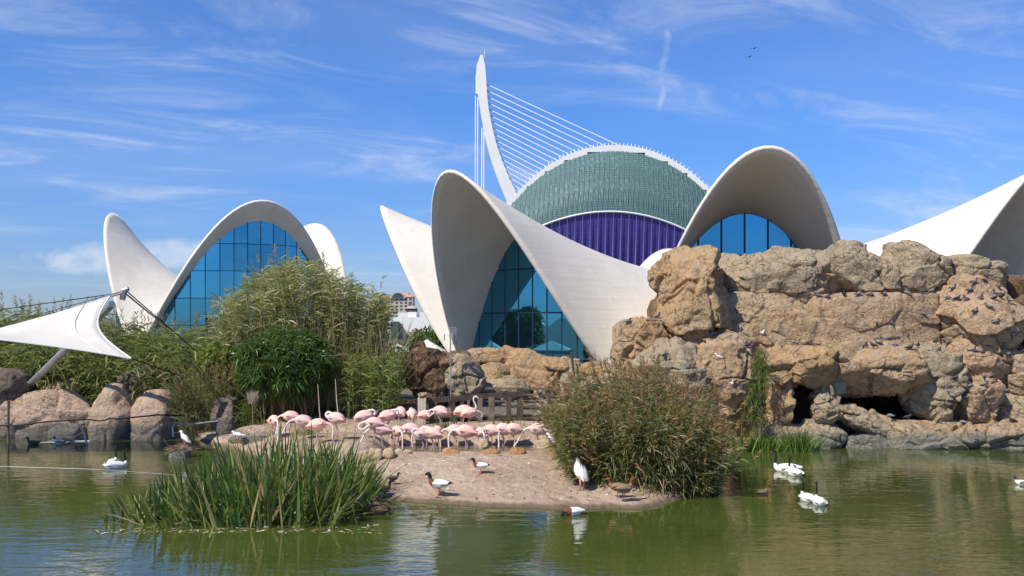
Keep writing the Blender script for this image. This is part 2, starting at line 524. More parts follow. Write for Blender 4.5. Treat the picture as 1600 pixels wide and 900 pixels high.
def build_ground():
    xs = axis([(-4000, -400, 400), (-400, -60, 20), (-60, -16, 1.0), (-16, 16, 0.13), (16, 60, 1.0), (60, 400, 20), (400, 4000, 400)])
    ys = axis([(-600, -40, 40), (-40, 2, 2.0), (2, 16.5, 0.5), (16.5, 32, 0.13), (32, 60, 1.0), (60, 400, 20), (400, 6000, 400)])
    X, Y = np.meshgrid(xs, ys)
    Z = ground_z(X, Y)
    v = np.stack([X.ravel(), Y.ravel(), Z.ravel()], 1)
    nx, ny = len(xs), len(ys)
    i = np.arange((nx) * (ny)).reshape(ny, nx)
    f = np.stack([i[:-1, :-1], i[:-1, 1:], i[1:, 1:], i[1:, :-1]], -1).reshape(-1, 4)
    m, t, out = new_mat("sandy_ground")
    g = nd(t, 'ShaderNodeNewGeometry')
    pos = g.outputs['Position']
    n1 = nd(t, 'ShaderNodeTexNoise', {'Vector': pos, 'Scale': 0.8, 'Detail': 6.0, 'Roughness': 0.6})
    n2 = nd(t, 'ShaderNodeTexNoise', {'Vector': pos, 'Scale': 6.0, 'Detail': 8.0, 'Roughness': 0.7})
    n3 = nd(t, 'ShaderNodeTexVoronoi', {'Vector': pos, 'Scale': 15.0})
    col = mixc(t, mrange(t, n1.outputs[0], 0.38, 0.62), (0.50, 0.38, 0.285), (0.385, 0.28, 0.20))
    col = mixc(t, mth(t, 'MULTIPLY', mrange(t, n2.outputs[0], 0.5, 0.72), 0.75), col, (0.27, 0.185, 0.13))
    col = mixc(t, mth(t, 'MULTIPLY', mrange(t, n3.outputs[0], 0.10, 0.05), 0.6), col, (0.72, 0.66, 0.56))
    sz = nd(t, 'ShaderNodeSeparateXYZ', {0: pos})
    pav = nd(t, 'ShaderNodeTexNoise', {'Vector': pos, 'Scale': 0.25, 'Detail': 4.0})
    back = mrange(t, mth(t, 'MULTIPLY_ADD', pav.outputs[0], 2.0, sz.outputs[1]), 28.2, 30.0)
    col = mixc(t, back, col, mixc(t, pav.outputs[0], (0.13, 0.12, 0.085), (0.20, 0.18, 0.15)))
    zz = mth(t, 'MULTIPLY_ADD', n2.outputs[0], 0.10, mth(t, 'SUBTRACT', sz.outputs[2], 0.05))
    col = mixc(t, mrange(t, zz, 0.10, 0.03), col, (0.17, 0.125, 0.085))
    b = nd(t, 'ShaderNodeBsdfPrincipled', {'Base Color': col, 'Roughness': 0.9, 'Specular IOR Level': 0.2})
    bp = nd(t, 'ShaderNodeBump', {'Height': mth(t, 'MULTIPLY_ADD', nd(t, 'ShaderNodeTexVoronoi', {'Vector': pos, 'Scale': 5.0}).outputs[0], 0.5, mth(t, 'MULTIPLY_ADD', n2.outputs[0], 1.0, n1.outputs[0])), 'Strength': 1.0, 'Distance': 0.10})
    t.links.new(bp.outputs[0], b.inputs['Normal'])
    t.links.new(b.outputs[0], out.inputs[0])
    o = link("ground", mesh("ground", v, f, m, smooth=True))
    tag(o, "sandy ground and island around the pond", kind='structure')


build_ground()


def sheet(name, x0, x1, y0, y1, z, m):
    o = link(name, mesh(name, [(x0, y0, z), (x1, y0, z), (x1, y1, z), (x0, y1, z)], [(0, 1, 2, 3)], m))
    return o


tag(sheet("lake_water", -200, 200, 2.0, 33, 0.0, water_mat("lake_water", (0.060, 0.080, 0.016), 1.0, 0.014)),
    "green rippled lake water", kind='structure')
tag(sheet("pool_water", POOL[0] - .7, POOL[1] + .7, POOL[2] - .3, POOL[3] + .1, POOL[4], water_mat("pool_water", (0.075, 0.06, 0.035), 1.5, 0.015)),
    "shallow muddy pool where the flamingos stand", kind='structure')


# ------------------------------------------------------------------ lobed concrete shells
class Shell:
    """groined vault of n saddle lobes: z = z0 + A u^2 - B v^2 in each lobe, cut by an outward leaning plane"""
    def __init__(s, C, n, z0, A, Rt, Rf, zf, phi, q=1.0):
        s.q = q
        s.C, s.n, s.z0, s.A, s.Rt, s.Rf, s.zf, s.phi = np.array(C, float), n, z0, A, Rt, Rf, zf, phi
        h = math.pi / n
        s.h = h
        uf, vf = Rf * math.cos(h), Rf * math.sin(h)
        s.uf, s.vf = uf, vf
        s.B = (z0 + A * uf * uf - zf) / vf ** 2
        s.zt = z0 + A * Rt * Rt

    def rim_u(s, z):
        """how far out the free edge stands at height z"""
        return s.uf + (s.Rt - s.uf) * np.clip((z - s.zf) / (s.zt - s.zf), 0, 2) ** s.q

    def z(s, u, v): return s.z0 + s.A * u * u - s.B * v * v

    def world(s, k, u, v, z):
        a = s.phi + k * 2 * math.pi / s.n
        ou = np.array([math.sin(a), -math.cos(a)])
        ov = np.array([math.cos(a), math.sin(a)])
        return np.stack([s.C[0] + u * ou[0] + v * ov[0], s.C[1] + u * ou[1] + v * ov[1], z + 0 * u], -1)

    def rmax(s, al):
        lo, hi = 0.0, 3 * s.Rt
        f = lambda r: r * math.cos(al) - s.rim_u(s.z(r * math.cos(al), r * math.sin(al)))
        rs = np.linspace(0.01, s.Rt * 1.2, 400)
        fv = [f(r) for r in rs]
        for i in range(len(rs) - 1):
            if fv[i] < 0 <= fv[i + 1] or abs(fv[i + 1]) < 1e-9:
                lo, hi = rs[i], rs[i + 1]
                for _ in range(40):
                    mid = (lo + hi) / 2
                    if f(mid) < 0: lo = mid
                    else: hi = mid
                return lo
        return s.Rf

    def edge_u(s, v):
        """u of the free edge at a given v (on its front branch)"""
        us = np.linspace(s.uf * 0.9, s.Rt * 1.001, 300)
        fv = us - s.rim_u(s.z(us, v))
        i = np.where((fv[:-1] < 0) & (fv[1:] >= 0))[0]
        return us[i[0]] if len(i) else s.Rt

    def lobe_mesh(s, name, k, na=56, ns=44, cap=1e9):
        al = s.h * np.sin(np.linspace(-math.pi / 2, math.pi / 2, na))
        al = 0.5 * al + 0.5 * np.linspace(-s.h, s.h, na)
        v = []
        for a in al:
            rm = min(s.rmax(a), cap)
            r = np.linspace(0.0, 1.0, ns) * rm
            v.append(s.world(k, r * math.cos(a), r * math.sin(a), s.z(r * math.cos(a), r * math.sin(a))))
        v = np.array(v).reshape(-1, 3)
        i = np.arange(na * ns).reshape(na, ns)
        f = np.stack([i[:-1, :-1], i[:-1, 1:], i[1:, 1:], i[1:, :-1]], -1).reshape(-1, 4)
        return v, f

    def glazing(s, parent, k, ug, cw, rh, zb, sill=None, inset=0.0, z_first=None):
        """vertical panes of one lobe; ug(v) is the plan curve of the wall"""
        vmax = s.vf
        cols = np.arange(-math.ceil(vmax / cw), math.ceil(vmax / cw) + 1) * cw
        top = lambda v: s.z(ug(v), v) - 0.10
        for c0, c1 in zip(cols[:-1], cols[1:]):
            r0 = zb
            for r in range(40):
                r1 = (z_first if (r == 0 and z_first) else r0 + rh)
                vs = np.linspace(c0 + 0.03, c1 - 0.03, 9)
                tp = np.array([top(x) for x in vs])
                ua, ub = ug(c0), ug(c1)
                u = ua + (ub - ua) * (vs - c0) / (c1 - c0)
                ok = tp > r0 + 0.10
                if not ok.any(): break
                i0, i1 = np.where(ok)[0][[0, -1]]
                if i1 - i0 < 1:
                    r0 = r1
                    continue
                vv, uu, tt = vs[i0:i1 + 1], u[i0:i1 + 1], np.minimum(tp[i0:i1 + 1], r1 - 0.03)
                n = len(vv)
                lo = s.world(k, uu, vv, np.full(n, r0 + 0.03))
                hi = s.world(k, uu, vv, np.maximum(tt, r0 + 0.05))
                pts = np.concatenate([lo, hi[::-1]])
                wobj("pane", pts, [tuple(range(2 * n))], MAT['glass'], parent)
                if (tp > r1 + 0.05).sum() > 1:
                    j = np.where(tp > r1 + 0.05)[0]
                    a = s.world(k, np.array([u[j[0]], u[j[-1]]]), np.array([vs[j[0]], vs[j[-1]]]), np.array([r1, r1]))
                    wobj('transom', *bar_vf(a[0], a[1], 0.06, 0.035), MAT['frame'], parent)
                r0 = r1
            if top(c0) > zb + 0.3:
                p = s.world(k, np.array([ug(c0)] * 2), np.array([c0] * 2), np.array([zb, top(c0) + 0.05]))
                wobj("mullion", *bar_vf(p[0], p[1], 0.035, 0.07, up=(1, 0, 0)), MAT['frame'], parent)


def shell_roof(S, parent, lobes, th, caps=None):
    for k in lobes:
        v, f = S.lobe_mesh("roof_lobe", k, cap=(caps or {}).get(k, 1e9))
        o = wobj("roof_lobe", v, f, MAT['concrete'], parent, smooth=True)
        m = o.modifiers.new("thickness", 'SOLIDIFY')
        m.thickness = th
        m.offset = 0.0


rad = math.radians
S2 = Shell((9.266, 47.61), 8, 5.593, 0.014442, 15.871, 11.66, 0.752, -0.04817, 0.737)
b2 = thing("lobed_pavilion", "white concrete pavilion of tall flaring shell lobes with blue glass, behind the rock cliff", "building", (9.27, 47.6, 0.7))
shell_roof(S2, b2, range(-4, 4), 0.12, {-4: 12.8, 3: 11.7})      # the two rear lobes are lower
for k in (-2, -1, 0, 1):
    S2.glazing(b2, k, (lambda v: 11.35) if k else (lambda v: 11.7), 0.86, 1.85, 0.8 if k != 0 else 5.92, z_first=None if k == 0 else 1.95)
p = S2.world(0, np.array([11.9, 11.9]), np.array([-2.3, 2.3]), np.array([5.75, 5.75]))
wobj("terrace_board", *bar_vf(p[0], p[1], 0.6, 0.24), MAT['brown_band'], b2)
p = S2.world(0, np.array([11.45, 11.45]), np.array([-2.1, 2.1]), np.array([3.15, 3.15]))
wobj("plinth_wall", *bar_vf(p[0], p[1], 0.3, 4.9), MAT['concrete'], b2)

S1 = Shell((-25.85, 88.74), 3, 5.79, 0.0614, 11.10, 10.336, 0.62, 0.5134, 0.755)
b1 = thing("arched_pavilion", "three-lobed white concrete pavilion with a wide blue glass arch, behind the reeds at left", "building", (-25.85, 88.74, 0.7))
shell_roof(S1, b1, range(3), 0.2)
for k in (0, 1, 2):
    e = {}
    def ug1(v):
        v = round(abs(v), 3)
        if v not in e:
            e[v] = S1.edge_u(min(v, S1.vf)) - 1.10
        return e[v]
    S1.glazing(b1, k, ug1, 1.07, 2.25, 0.8)

# ------------------------------------------------------------------ far hall with violet base, and the bridge
def build_agora():
    D = 400.0
    cx, cy = (960 - 800) / F * D, D
    root = thing("ribbed_hall", "large ribbed hall with teal glass shell, white spiked crest and violet base", "building", (cx, cy, 0.9))
    L, Hh, L2 = 60.0, 75.5, 50.0
    ridge = lambda x: Hh * np.sqrt(np.clip(1 - (x / L) ** 2, 0, 1))
    arc = lambda x: 46.5 - 0.0076 * (x + 4) ** 2
    yl = -19.0

    def surf_pt(x, w, side=1):
        zr, za = ridge(x), np.minimum(arc(x), ridge(x) - 0.5)
        z = za + (zr - za) * w
        taper = np.sqrt(np.clip(1 - (x / (L + 1)) ** 2, 0.02, 1))
        y = yl * taper * (1 - w ** 1.7)
        return np.stack([cx + x, cy + side * y, z], -1)
    nx, nw = 90, 14
    xs = np.linspace(-L + 1, L - 1, nx)
    mt, t, out = new_mat("teal_louvre_glass")
    g = nd(t, 'ShaderNodeNewGeometry')
    wv = nd(t, 'ShaderNodeTexWave', {'Vector': g.outputs['Position'], 'Scale': 0.33, 'Distortion': 0.6, 'Detail': 1.0}, wave_type='BANDS', bands_direction='Z')
    nn = nd(t, 'ShaderNodeTexNoise', {'Vector': nd(t, 'ShaderNodeMapping', {'Vector': g.outputs['Position'], 'Scale': (1, 1, 0.12)}).outputs[0], 'Scale': 1.1, 'Detail': 3.0})
    n2 = nd(t, 'ShaderNodeTexNoise', {'Vector': g.outputs['Position'], 'Scale': 0.06, 'Detail': 3.0})
    c = mixc(t, wv.outputs[1], (0.058, 0.108, 0.112), (0.105, 0.180, 0.182))
    c = mixc(t, mth(t, 'MULTIPLY', mrange(t, nn.outputs[0], 0.50, 0.72), mth(t, 'MULTIPLY', mrange(t, n2.outputs[0], 0.4, 0.6), 0.45)), c, (0.26, 0.42, 0.41))
    b = nd(t, 'ShaderNodeBsdfPrincipled', {'Base Color': c, 'Roughness': 0.6, 'Specular IOR Level': 0.25})
    t.links.new(b.outputs[0], out.inputs[0])
    for side in (1, -1):
        v = np.array([surf_pt(xs, w, side) for w in np.linspace(0, 1, nw)]).reshape(-1, 3)
        i = np.arange(nw * nx).reshape(nw, nx)
        f = np.stack([i[:-1, :-1], i[:-1, 1:], i[1:, 1:], i[1:, :-1]], -1).reshape(-1, 4)
        wobj("glass_shell", v, f, mt, root, smooth=True)
    # slanting ribs in pairs on the glass
    ribs = MB()
    for x in np.arange(-50, 51, 2.0):
        for dx in (-1.6, 1.6):
            w = np.linspace(0.0, 0.97, 7)
            px = x + dx * (w - 0.4) * 1.6
            pp = np.array([surf_pt(np.array(a), b) for a, b in zip(px, w)]) + np.array([0, -0.25, 0.1])
            ribs.add(tube_vf(pp, 0.13, 3, cap=False))
    o = ribs.build("facade_rib", MAT['teal_rib'], root)
    o["kind"] = "stuff"
    # violet lower wall with vertical ribs
    xv = np.linspace(-46, 46, 60)
    tp = np.stack([cx + xv, cy + yl * np.sqrt(1 - (xv / 61) ** 2) * 0.985, arc(xv) - 0.2], -1)
    bt = np.stack([cx + xv, cy + yl * np.sqrt(1 - (xv / 61) ** 2) * 0.55, 0 * xv + 0.9], -1)
    v = np.concatenate([tp, bt])
    f = [(i, i + 1, i + 61, i + 60) for i in range(59)]
    mv, t, out = new_mat("violet_wall")
    g = nd(t, 'ShaderNodeNewGeometry')
    br = nd(t, 'ShaderNodeTexBrick', {'Vector': nd(t, 'ShaderNodeMapping', {'Vector': g.outputs['Position'], 'Rotation': (rad(-90), 0, 0)}).outputs[0],
                                     'Scale': 0.32, 'Color1': (0.05, 0.035, 0.25, 1), 'Color2': (0.035, 0.024, 0.17, 1), 'Mortar': (0.09, 0.075, 0.3, 1), 'Mortar Size': 0.03})
    b = nd(t, 'ShaderNodeBsdfPrincipled', {'Base Color': br.outputs[0], 'Roughness': 0.45})
    t.links.new(b.outputs[0], out.inputs[0])
    wobj("violet_wall", v, f, mv, root)
    for x in np.arange(-45, 46, 3.05):
        y0 = cy + yl * math.sqrt(1 - (x / 61) ** 2)
        z1 = arc(x) - 0.6
        m = MB()
        pts = np.array([(cx + x, y0 * 1 - 0.2 + 0 * s, z1 * s + 0.9 * (1 - s)) for s in (0, 0.5, 1)])
        pts[:, 1] = [cy + yl * math.sqrt(1 - (x / 61) ** 2) * (0.55 + 0.435 * s) - 0.7 for s in (0, 0.5, 1)]
        m.add(tube_vf(pts, [0.75, 0.5, 0.14], 4))
        m.build("wall_rib", MAT['violet_rib'], root)
    # white band under the glass
    xv = np.linspace(-47, 47, 70)
    m = MB()
    m.add(tube_vf(np.stack([cx + xv, cy + yl * np.sqrt(1 - (xv / 61) ** 2) - 0.3, arc(xv)], -1), 0.42, 6))
    m.build("arch_band", MAT['white'], root)
    # stepped crest with spikes
    steps = np.array([-58, -52, -47, -42.5, -36.5, -29, -21, -11.5, 0.5, 12.5, 22, 30, 38, 44, 50, 58.])
    for a, b_ in zip(steps[:-1], steps[1:]):
        xx = np.linspace(a, b_, 7)
        zlow = min(ridge(a), ridge(b_)) - 1.0
        hi = ridge(xx) + 0.5
        fr = np.stack([cx + xx, 0 * xx + cy - 2.3, hi], -1)
        lo = np.stack([cx + xx, 0 * xx + cy - 2.3, np.maximum(zlow, hi - 4.2)], -1)
        bk, lb = fr + [0, 4.6, 0], lo + [0, 4.6, 0]
        vv = np.concatenate([fr, lo, bk, lb])
        n = 7
        ff = []
        for i in range(n - 1):
            ff += [(i, i + 1, n + i + 1, n + i), (2 * n + i + 1, 2 * n + i, 3 * n + i, 3 * n + i + 1), (i + 1, i, 2 * n + i, 2 * n + i + 1), (n + i, n + i + 1, 3 * n + i + 1, 3 * n + i)]
        ff += [(0, n, 3 * n, 2 * n), (n - 1, 3 * n - 1, 4 * n - 1, 2 * n - 1)]
        wobj("crest_panel", vv, ff, MAT['white'], root)
    sp = MB()
    for x in np.arange(-55, 56, 1.55):
        z = float(ridge(x)) + 0.5
        nx_, nz_ = x / L ** 2 * 60, 1.0
        l = math.hypot(nx_, nz_)
        sp.add(tube_vf([(cx + x, cy, z - 0.2), (cx + x + nx_ / l * 1.5, cy, z + nz_ / l * 1.5)], [0.26, 0.10], 4))
    o = sp.build("crest_spike", MAT['white'], root)
    o["kind"] = "stuff"


build_agora()


def build_bridge():
    D = 520.0
    base = W(806, 500, D)
    root = thing("cable_stayed_bridge", "white cable-stayed bridge with a tall curved pylon rising behind the pavilions", "bridge", (base[0], D, 0.9))
    cl = [(752.5, 87), (751.5, 104), (752, 125), (754, 148), (757, 172), (762, 200), (768.5, 228), (777, 255), (787.5, 282), (800, 310), (818, 350), (842, 400), (872, 460), (888, 492)]
    hw = [4.5, 6.6, 7.8, 7.0, 6.6, 7.0, 7.4, 8.0, 8.6, 9.4, 10.5, 12, 14, 15]
    hw = [1.8 if i == 0 else h for i, h in enumerate(hw)]
    v = []
    for i, ((x, y), h) in enumerate(zip(cl, hw)):
        j0, j1 = max(i - 1, 0), min(i + 1, len(cl) - 1)
        tx, ty = cl[j1][0] - cl[j0][0], cl[j1][1] - cl[j0][1]
        l = math.hypot(tx, ty)
        nx, ny = -ty / l, tx / l
        dpt = 1.8 + 1.6 * i / len(cl)
        for sx, sy in ((1, -1), (-1, -1), (-1, 1), (1, 1)):
            q = W(x + sx * nx * h, y + sx * ny * h, D)
            q[1] += sy * dpt
            v.append(q)
    f = []
    for i in range(len(cl) - 1):
        for k in range(4):
            a, b = 4 * i + k, 4 * i + (k + 1) % 4
            f.append((a, a + 4, b + 4, b))
    f += [(0, 1, 2, 3), tuple(4 * len(cl) - 4 + k for k in (3, 2, 1, 0))]
    wobj("pylon", v, f, MAT['white'], root)
    hv = [W(px_, py_, D) for px_, py_ in ((743.4, 147.5), (749.5, 147.5), (751, 104), (745.0, 108), (743.2, 122))]
    nh = len(hv)
    hv = [p_ + np.array([0, -1.7, 0]) for p_ in hv] + [p_ + np.array([0, 1.7, 0]) for p_ in hv]
    wobj("pylon_head", hv, [tuple(range(nh)), tuple(range(2 * nh - 1, nh - 1, -1))] + [(i_, nh + i_, nh + (i_ + 1) % nh, (i_ + 1) % nh) for i_ in range(nh)], MAT['white'], root)
    tip = W(757, 86, D)
    wobj("lightning_rod", *tube_vf([tip - [0, 0, 3], tip + [0, 0, 2.5]], 0.15, 4), MAT['white'], root)
    rightx = np.interp(np.linspace(132, 297, 18), [c[1] for c in cl], [c[0] + w_ * 1.02 for c, w_ in zip(cl, hw)])
    for i, (py, px) in enumerate(zip(np.linspace(132, 297, 18), rightx)):
        sl = 0.462 + 0.10 * i / 17
        ex = (490 - py) / sl
        pts = [W(px, py, D), W(px + ex, 490, D + 0.0)]
        wobj("stay_cable", *tube_vf(pts, 0.30, 5), MAT['cable'], root)
        wobj("cable_anchor", *tube_vf([W(px - 1, py - .5, D), W(px + 4.0, py + 4.0 * sl, D)], 0.62, 6), MAT['white'], root)
    for px in (743.2, 746.8, 753.2, 756.4):
        wobj("back_stay", *tube_vf([W(px, 150 if px < 750 else 200, D), W(px - 1.0, 499, D)], 0.30, 5), MAT['cable'], root)
    wobj("deck", *box_vf((-60, D - 16, 4.0), (190, D + 16, 7.5)), MAT['white'], root)


build_bridge()

# ------------------------------------------------------------------ town seen between the two pavilions
def tower(name, label, px0, px1, ytop, D, wallc, roofc, rows, cols, depth=14.0, dome=False, sidec=None):
    a, b = W(px0, ytop, D), W(px1, ytop, D)
    root = thing(name, label, "building", ((a[0] + b[0]) / 2, D + depth / 2, 0.9))
    wm = surf(name + "_wall", wallc, rough=0.8, scale=0.3)
    rm = surf(name + "_roof", roofc, rough=0.8, scale=1.0)
    wobj("wall", *box_vf((a[0], D, 0.9), (b[0], D + depth, a[2])), wm, root)
    wm2 = surf(name + "_window", (0.06, 0.08, 0.10), rough=0.2)
    w, h = (b[0] - a[0]) / cols, (a[2] - 3) / rows
    for r in range(rows):
        for c in range(cols):
            x0, z0 = a[0] + w * (c + 0.22), 2.5 + h * (r + 0.25)
            wobj("window", *box_vf((x0, D - 0.12, z0), (x0 + w * 0.56, D + 0.05, z0 + h * 0.52)), wm2, root)
    if roofc is not None:
        e = 0.6
        x0, x1, y0, y1, z = a[0] - e, b[0] + e, D - e, D + depth + e, a[2]
        hz = 3.0
        v = [(x0, y0, z), (x1, y0, z), (x1, y1, z), (x0, y1, z), (x0 + 4, (y0 + y1) / 2, z + hz), (x1 - 4, (y0 + y1) / 2, z + hz)]
        r_ = wobj("roof", v, [(0, 1, 5, 4), (1, 2, 5), (2, 3, 4, 5), (3, 0, 4), (3, 2, 1, 0)], rm, root)
        wobj("chimney", *box_vf((b[0] - 5, D + 4, z + 1), (b[0] - 3.6, D + 5.4, z + 4.6)), wm, r_)
    if dome:
        m = MB()
        cxm, rr = a[0] + (b[0] - a[0]) * 0.36, (b[0] - a[0]) * 0.32
        an = np.linspace(0, math.pi, 15)
        ptsf = [(cxm + rr * math.cos(q), D - 1.2, a[2] - 1.0 + rr * 0.85 * math.sin(q)) for q in an]
        ptsb = [(x, D + 6, z) for x, y, z in ptsf]
        n = len(an)
        m.add((ptsf + ptsb, [(i, i + 1, n + i + 1, n + i) for i in range(n - 1)] + [tuple(range(n - 1, -1, -1))]))
        m.build("round_gable", wm, root)
        m2 = MB()
        pts2 = [(cxm + rr * 0.78 * math.cos(q), D - 1.35, a[2] - 0.6 + rr * 0.66 * math.sin(q)) for q in an]
        m2.add((pts2, [tuple(range(n - 1, -1, -1))]))
        m2.build("arched_window", wm2, root)
    return root


tower("apartment_tower", "tall beige apartment block with round gable and orange roof in the gap between pavilions", 609, 645, 464, 700, (0.52, 0.47, 0.40), (0.60, 0.30, 0.16), 7, 5, dome=True)
tower("apartment_block", "beige block with orange roof at the edge of the reeds, left of the round-gabled tower", 592, 607, 466, 720, (0.50, 0.42, 0.34), (0.62, 0.30, 0.15), 7, 2)
tower("brick_building", "narrow red brick building beside the white pavilion fin", 634.5, 649, 482, 640, (0.26, 0.085, 0.065), (0.42, 0.40, 0.38), 5, 2)
k = thing("white_kiosk", "low white building with red lettering beyond the white parasols", "kiosk", ((650 - 800) / F * 130, 130, 0.9))
wobj("wall", *box_vf((W(606, 0, 130)[0], 130, 0.6), (W(690, 0, 130)[0], 136, 3.9)), MAT['white'], k)
wobj("parapet", *box_vf((W(637, 0, 130)[0], 130.5, 3.9), (W(650, 0, 130)[0], 135, 4.6)), MAT['white'], k)
mk = MB()
rr = random.Random(4)
for row, (y, x0, x1) in enumerate(((515.5, 643.5, 658), (519.5, 646, 656))):
    x = x0
    while x < x1:
        q = W(x, y, 129.95)
        wch = rr.uniform(0.06, 0.10)
        mk.add(box_vf((q[0], 129.93, q[2] - 0.10), (q[0] + wch, 129.99, q[2] + rr.choice((0.06, 0.10)))))
        x += rr.uniform(1.4, 2.1)
mk.build("red_lettering", surf("red_print", (0.55, 0.03, 0.04)), k)
wobj("dark_awning", *box_vf((W(611, 0, 129)[0], 128.5, 0.6), (W(623, 0, 129)[0], 129.9, 3.3)), surf("awning", (0.06, 0.10, 0.10)), k)
wobj("door", *box_vf((W(625, 0, 130)[0], 129.9, 0.9), (W(629, 0, 130)[0], 130.02, 3.0)), surf("beige_door", (0.45, 0.40, 0.33)), k)

# ------------------------------------------------------------------ rocks
_cs = {}


def cubesphere(n):
    if n not in _cs:
        t = np.tan(np.linspace(-1, 1, n + 1) * math.pi / 4)
        A, B = np.meshgrid(t, t)
        one = np.ones_like(A)
        V, Fc, o = [], [], 0
        i = np.arange((n + 1) ** 2).reshape(n + 1, n + 1)
        q = np.stack([i[:-1, :-1], i[:-1, 1:], i[1:, 1:], i[1:, :-1]], -1).reshape(-1, 4)
        for fc in ((A, B, one), (-A, B, -one), (one, A, B), (-one, -A, B), (B, one, A), (-B, -one, A)):
            V.append(np.stack([c.ravel() for c in fc], 1))
            Fc.append(q + o)
            o += (n + 1) ** 2
        V = np.concatenate(V)
        V /= np.linalg.norm(V, axis=1)[:, None]
        _, idx, inv = np.unique(np.round(V, 5), axis=0, return_index=True, return_inverse=True)
        _cs[n] = (V[idx], inv.ravel()[np.concatenate(Fc)])
    return _cs[n]


def worley(p, seed=0):
    """nearest and second nearest feature distance, and a tilted facet height per cell"""
    i = np.floor(p).astype(int)
    n = len(p)
    d1 = np.full(n, 9.0); d2 = np.full(n, 9.0); fac = np.zeros(n)
    for dx in (-1, 0, 1):
        for dy in (-1, 0, 1):
            for dz in (-1, 0, 1):
                c = i + np.array([dx, dy, dz])
                h = _perm[_perm[_perm[(c[:, 0] + seed) & 255] + (c[:, 1] & 255)] + (c[:, 2] & 255)]
                h2 = _perm[h + 91]
                ft = c + 0.5 + 0.42 * np.clip(_grad[h], -1, 1)
                r = p - ft
                d = np.linalg.norm(r, axis=1)
                val = (r * _grad[h2]).sum(1) + (h2 / 255.0 - 0.5) * 0.55
                near = d < d1
                d2 = np.where(near, d1, np.minimum(d2, d))
                fac = np.where(near, val, fac)
                d1 = np.where(near, d, d1)
    return d1, d2, fac


def rock_vf(c, h, seed, n=26, p=2.8, planes=13, rough=0.10, crack=0.05, tilt=0.0, facet=1.0):
    """boulder: a rounded block cut by random planes, then weathered"""
    r = np.random.RandomState(seed)
    d, f = cubesphere(n)
    rad_ = (np.abs(d) ** p).sum(1) ** (-1 / p)
    pn = r.normal(size=(planes, 3))
    pn /= np.linalg.norm(pn, axis=1)[:, None]
    pd = r.uniform(0.74, 1.05, planes)
    inv = [1 / rad_]
    for a, b in zip(pn, pd):
        inv.append(np.maximum((d @ a) / b, 1e-3))
    inv = np.array(inv)
    k = 40.0
    rad_ = 1.0 / ((inv ** k).sum(0) ** (1 / k))
    v = d * rad_[:, None]
    h = np.array(h, float)
    v = v * h
    if tilt:
        ct, stt = math.cos(tilt), math.sin(tilt)
        v = np.stack([v[:, 0] * ct - v[:, 2] * stt, v[:, 1], v[:, 0] * stt + v[:, 2] * ct], 1)
    s = h.mean()
    w = v + np.array(c)
    o = seed * 1.37
    q = w / s
    big = perlin(q * 1.3 + o) * 0.05
    wob = w + 0.12 * np.stack([perlin(w * 2.0 + o), perlin(w * 2.0 + o + 7), perlin(w * 2.0 + o + 13)], 1)
    a1, a2, fa = worley(wob * np.array([0.8, 0.8, 1.5]) * (0.72 / s ** 0.5) + o, seed)
    b1, b2_, fb_ = worley(wob * np.array([1.0, 1.0, 1.3]) * (2.6 / s ** 0.5) + o, seed + 5)
    edge = sstep(0.0, 0.07, a2 - a1)
    chip = facet * s ** 0.5 * (0.36 * fa * (0.5 + 0.5 * edge) + 0.10 * fb_ * (0.3 + 0.7 * sstep(0, 0.12, b2_ - b1)) - 0.20 * (1 - edge) * (perlin(w * 0.7 + o + 3) > -0.08) - 0.05 * (1 - sstep(0, 0.06, b2_ - b1)) * (perlin(w * 1.1 + o) > 0.05))
    fine = 0.35 * fbm(w * 2.4 + o, 4, 0.55) + 0.30 * (0.25 - np.abs(perlin(w * 3.7 + o))) + 0.18 * (0.25 - np.abs(perlin(w * 8.5 - o)))
    strata = perlin(np.stack([w[:, 0] * 0.5, w[:, 1] * 0.5, w[:, 2] * 4.5], 1) + o) * 0.35
    cr = perlin(w * np.array([1.1, 1.1, 0.8]) + o * 2)
    cr2 = perlin(w * np.array([0.9, 0.9, 2.0]) - o)
    cra = np.exp(-(cr / 0.045) ** 2) + 0.7 * np.exp(-(cr2 / 0.04) ** 2)
    disp = s * big + rough * (fine * 0.8 + strata * 1.7) - crack * 0.5 * cra * (perlin(w * 0.6 + o) > 0.0) + chip
    nrm = d / h
    nrm /= np.linalg.norm(nrm, axis=1)[:, None]
    return w + nrm * disp[:, None], f


def rock_px(x0, y0, x1, y1, d, depth, seed, parent=None, mat=None, name="boulder", grow=1.0, **kw):
    """boulder filling the photo box (x0,y0)-(x1,y1) with its middle d metres ahead"""
    c = W((x0 + x1) / 2, (y0 + y1) / 2, d)
    h = ((x1 - x0) / 2 / F * d * grow, depth, (y1 - y0) / 2 / F * d * (1 + (grow - 1) * 0.5))
    v, f = rock_vf(c, h, seed, **kw)
    return wobj(name, v, f, mat, parent, smooth=kw.get('facet', 1.0) < 0.4)


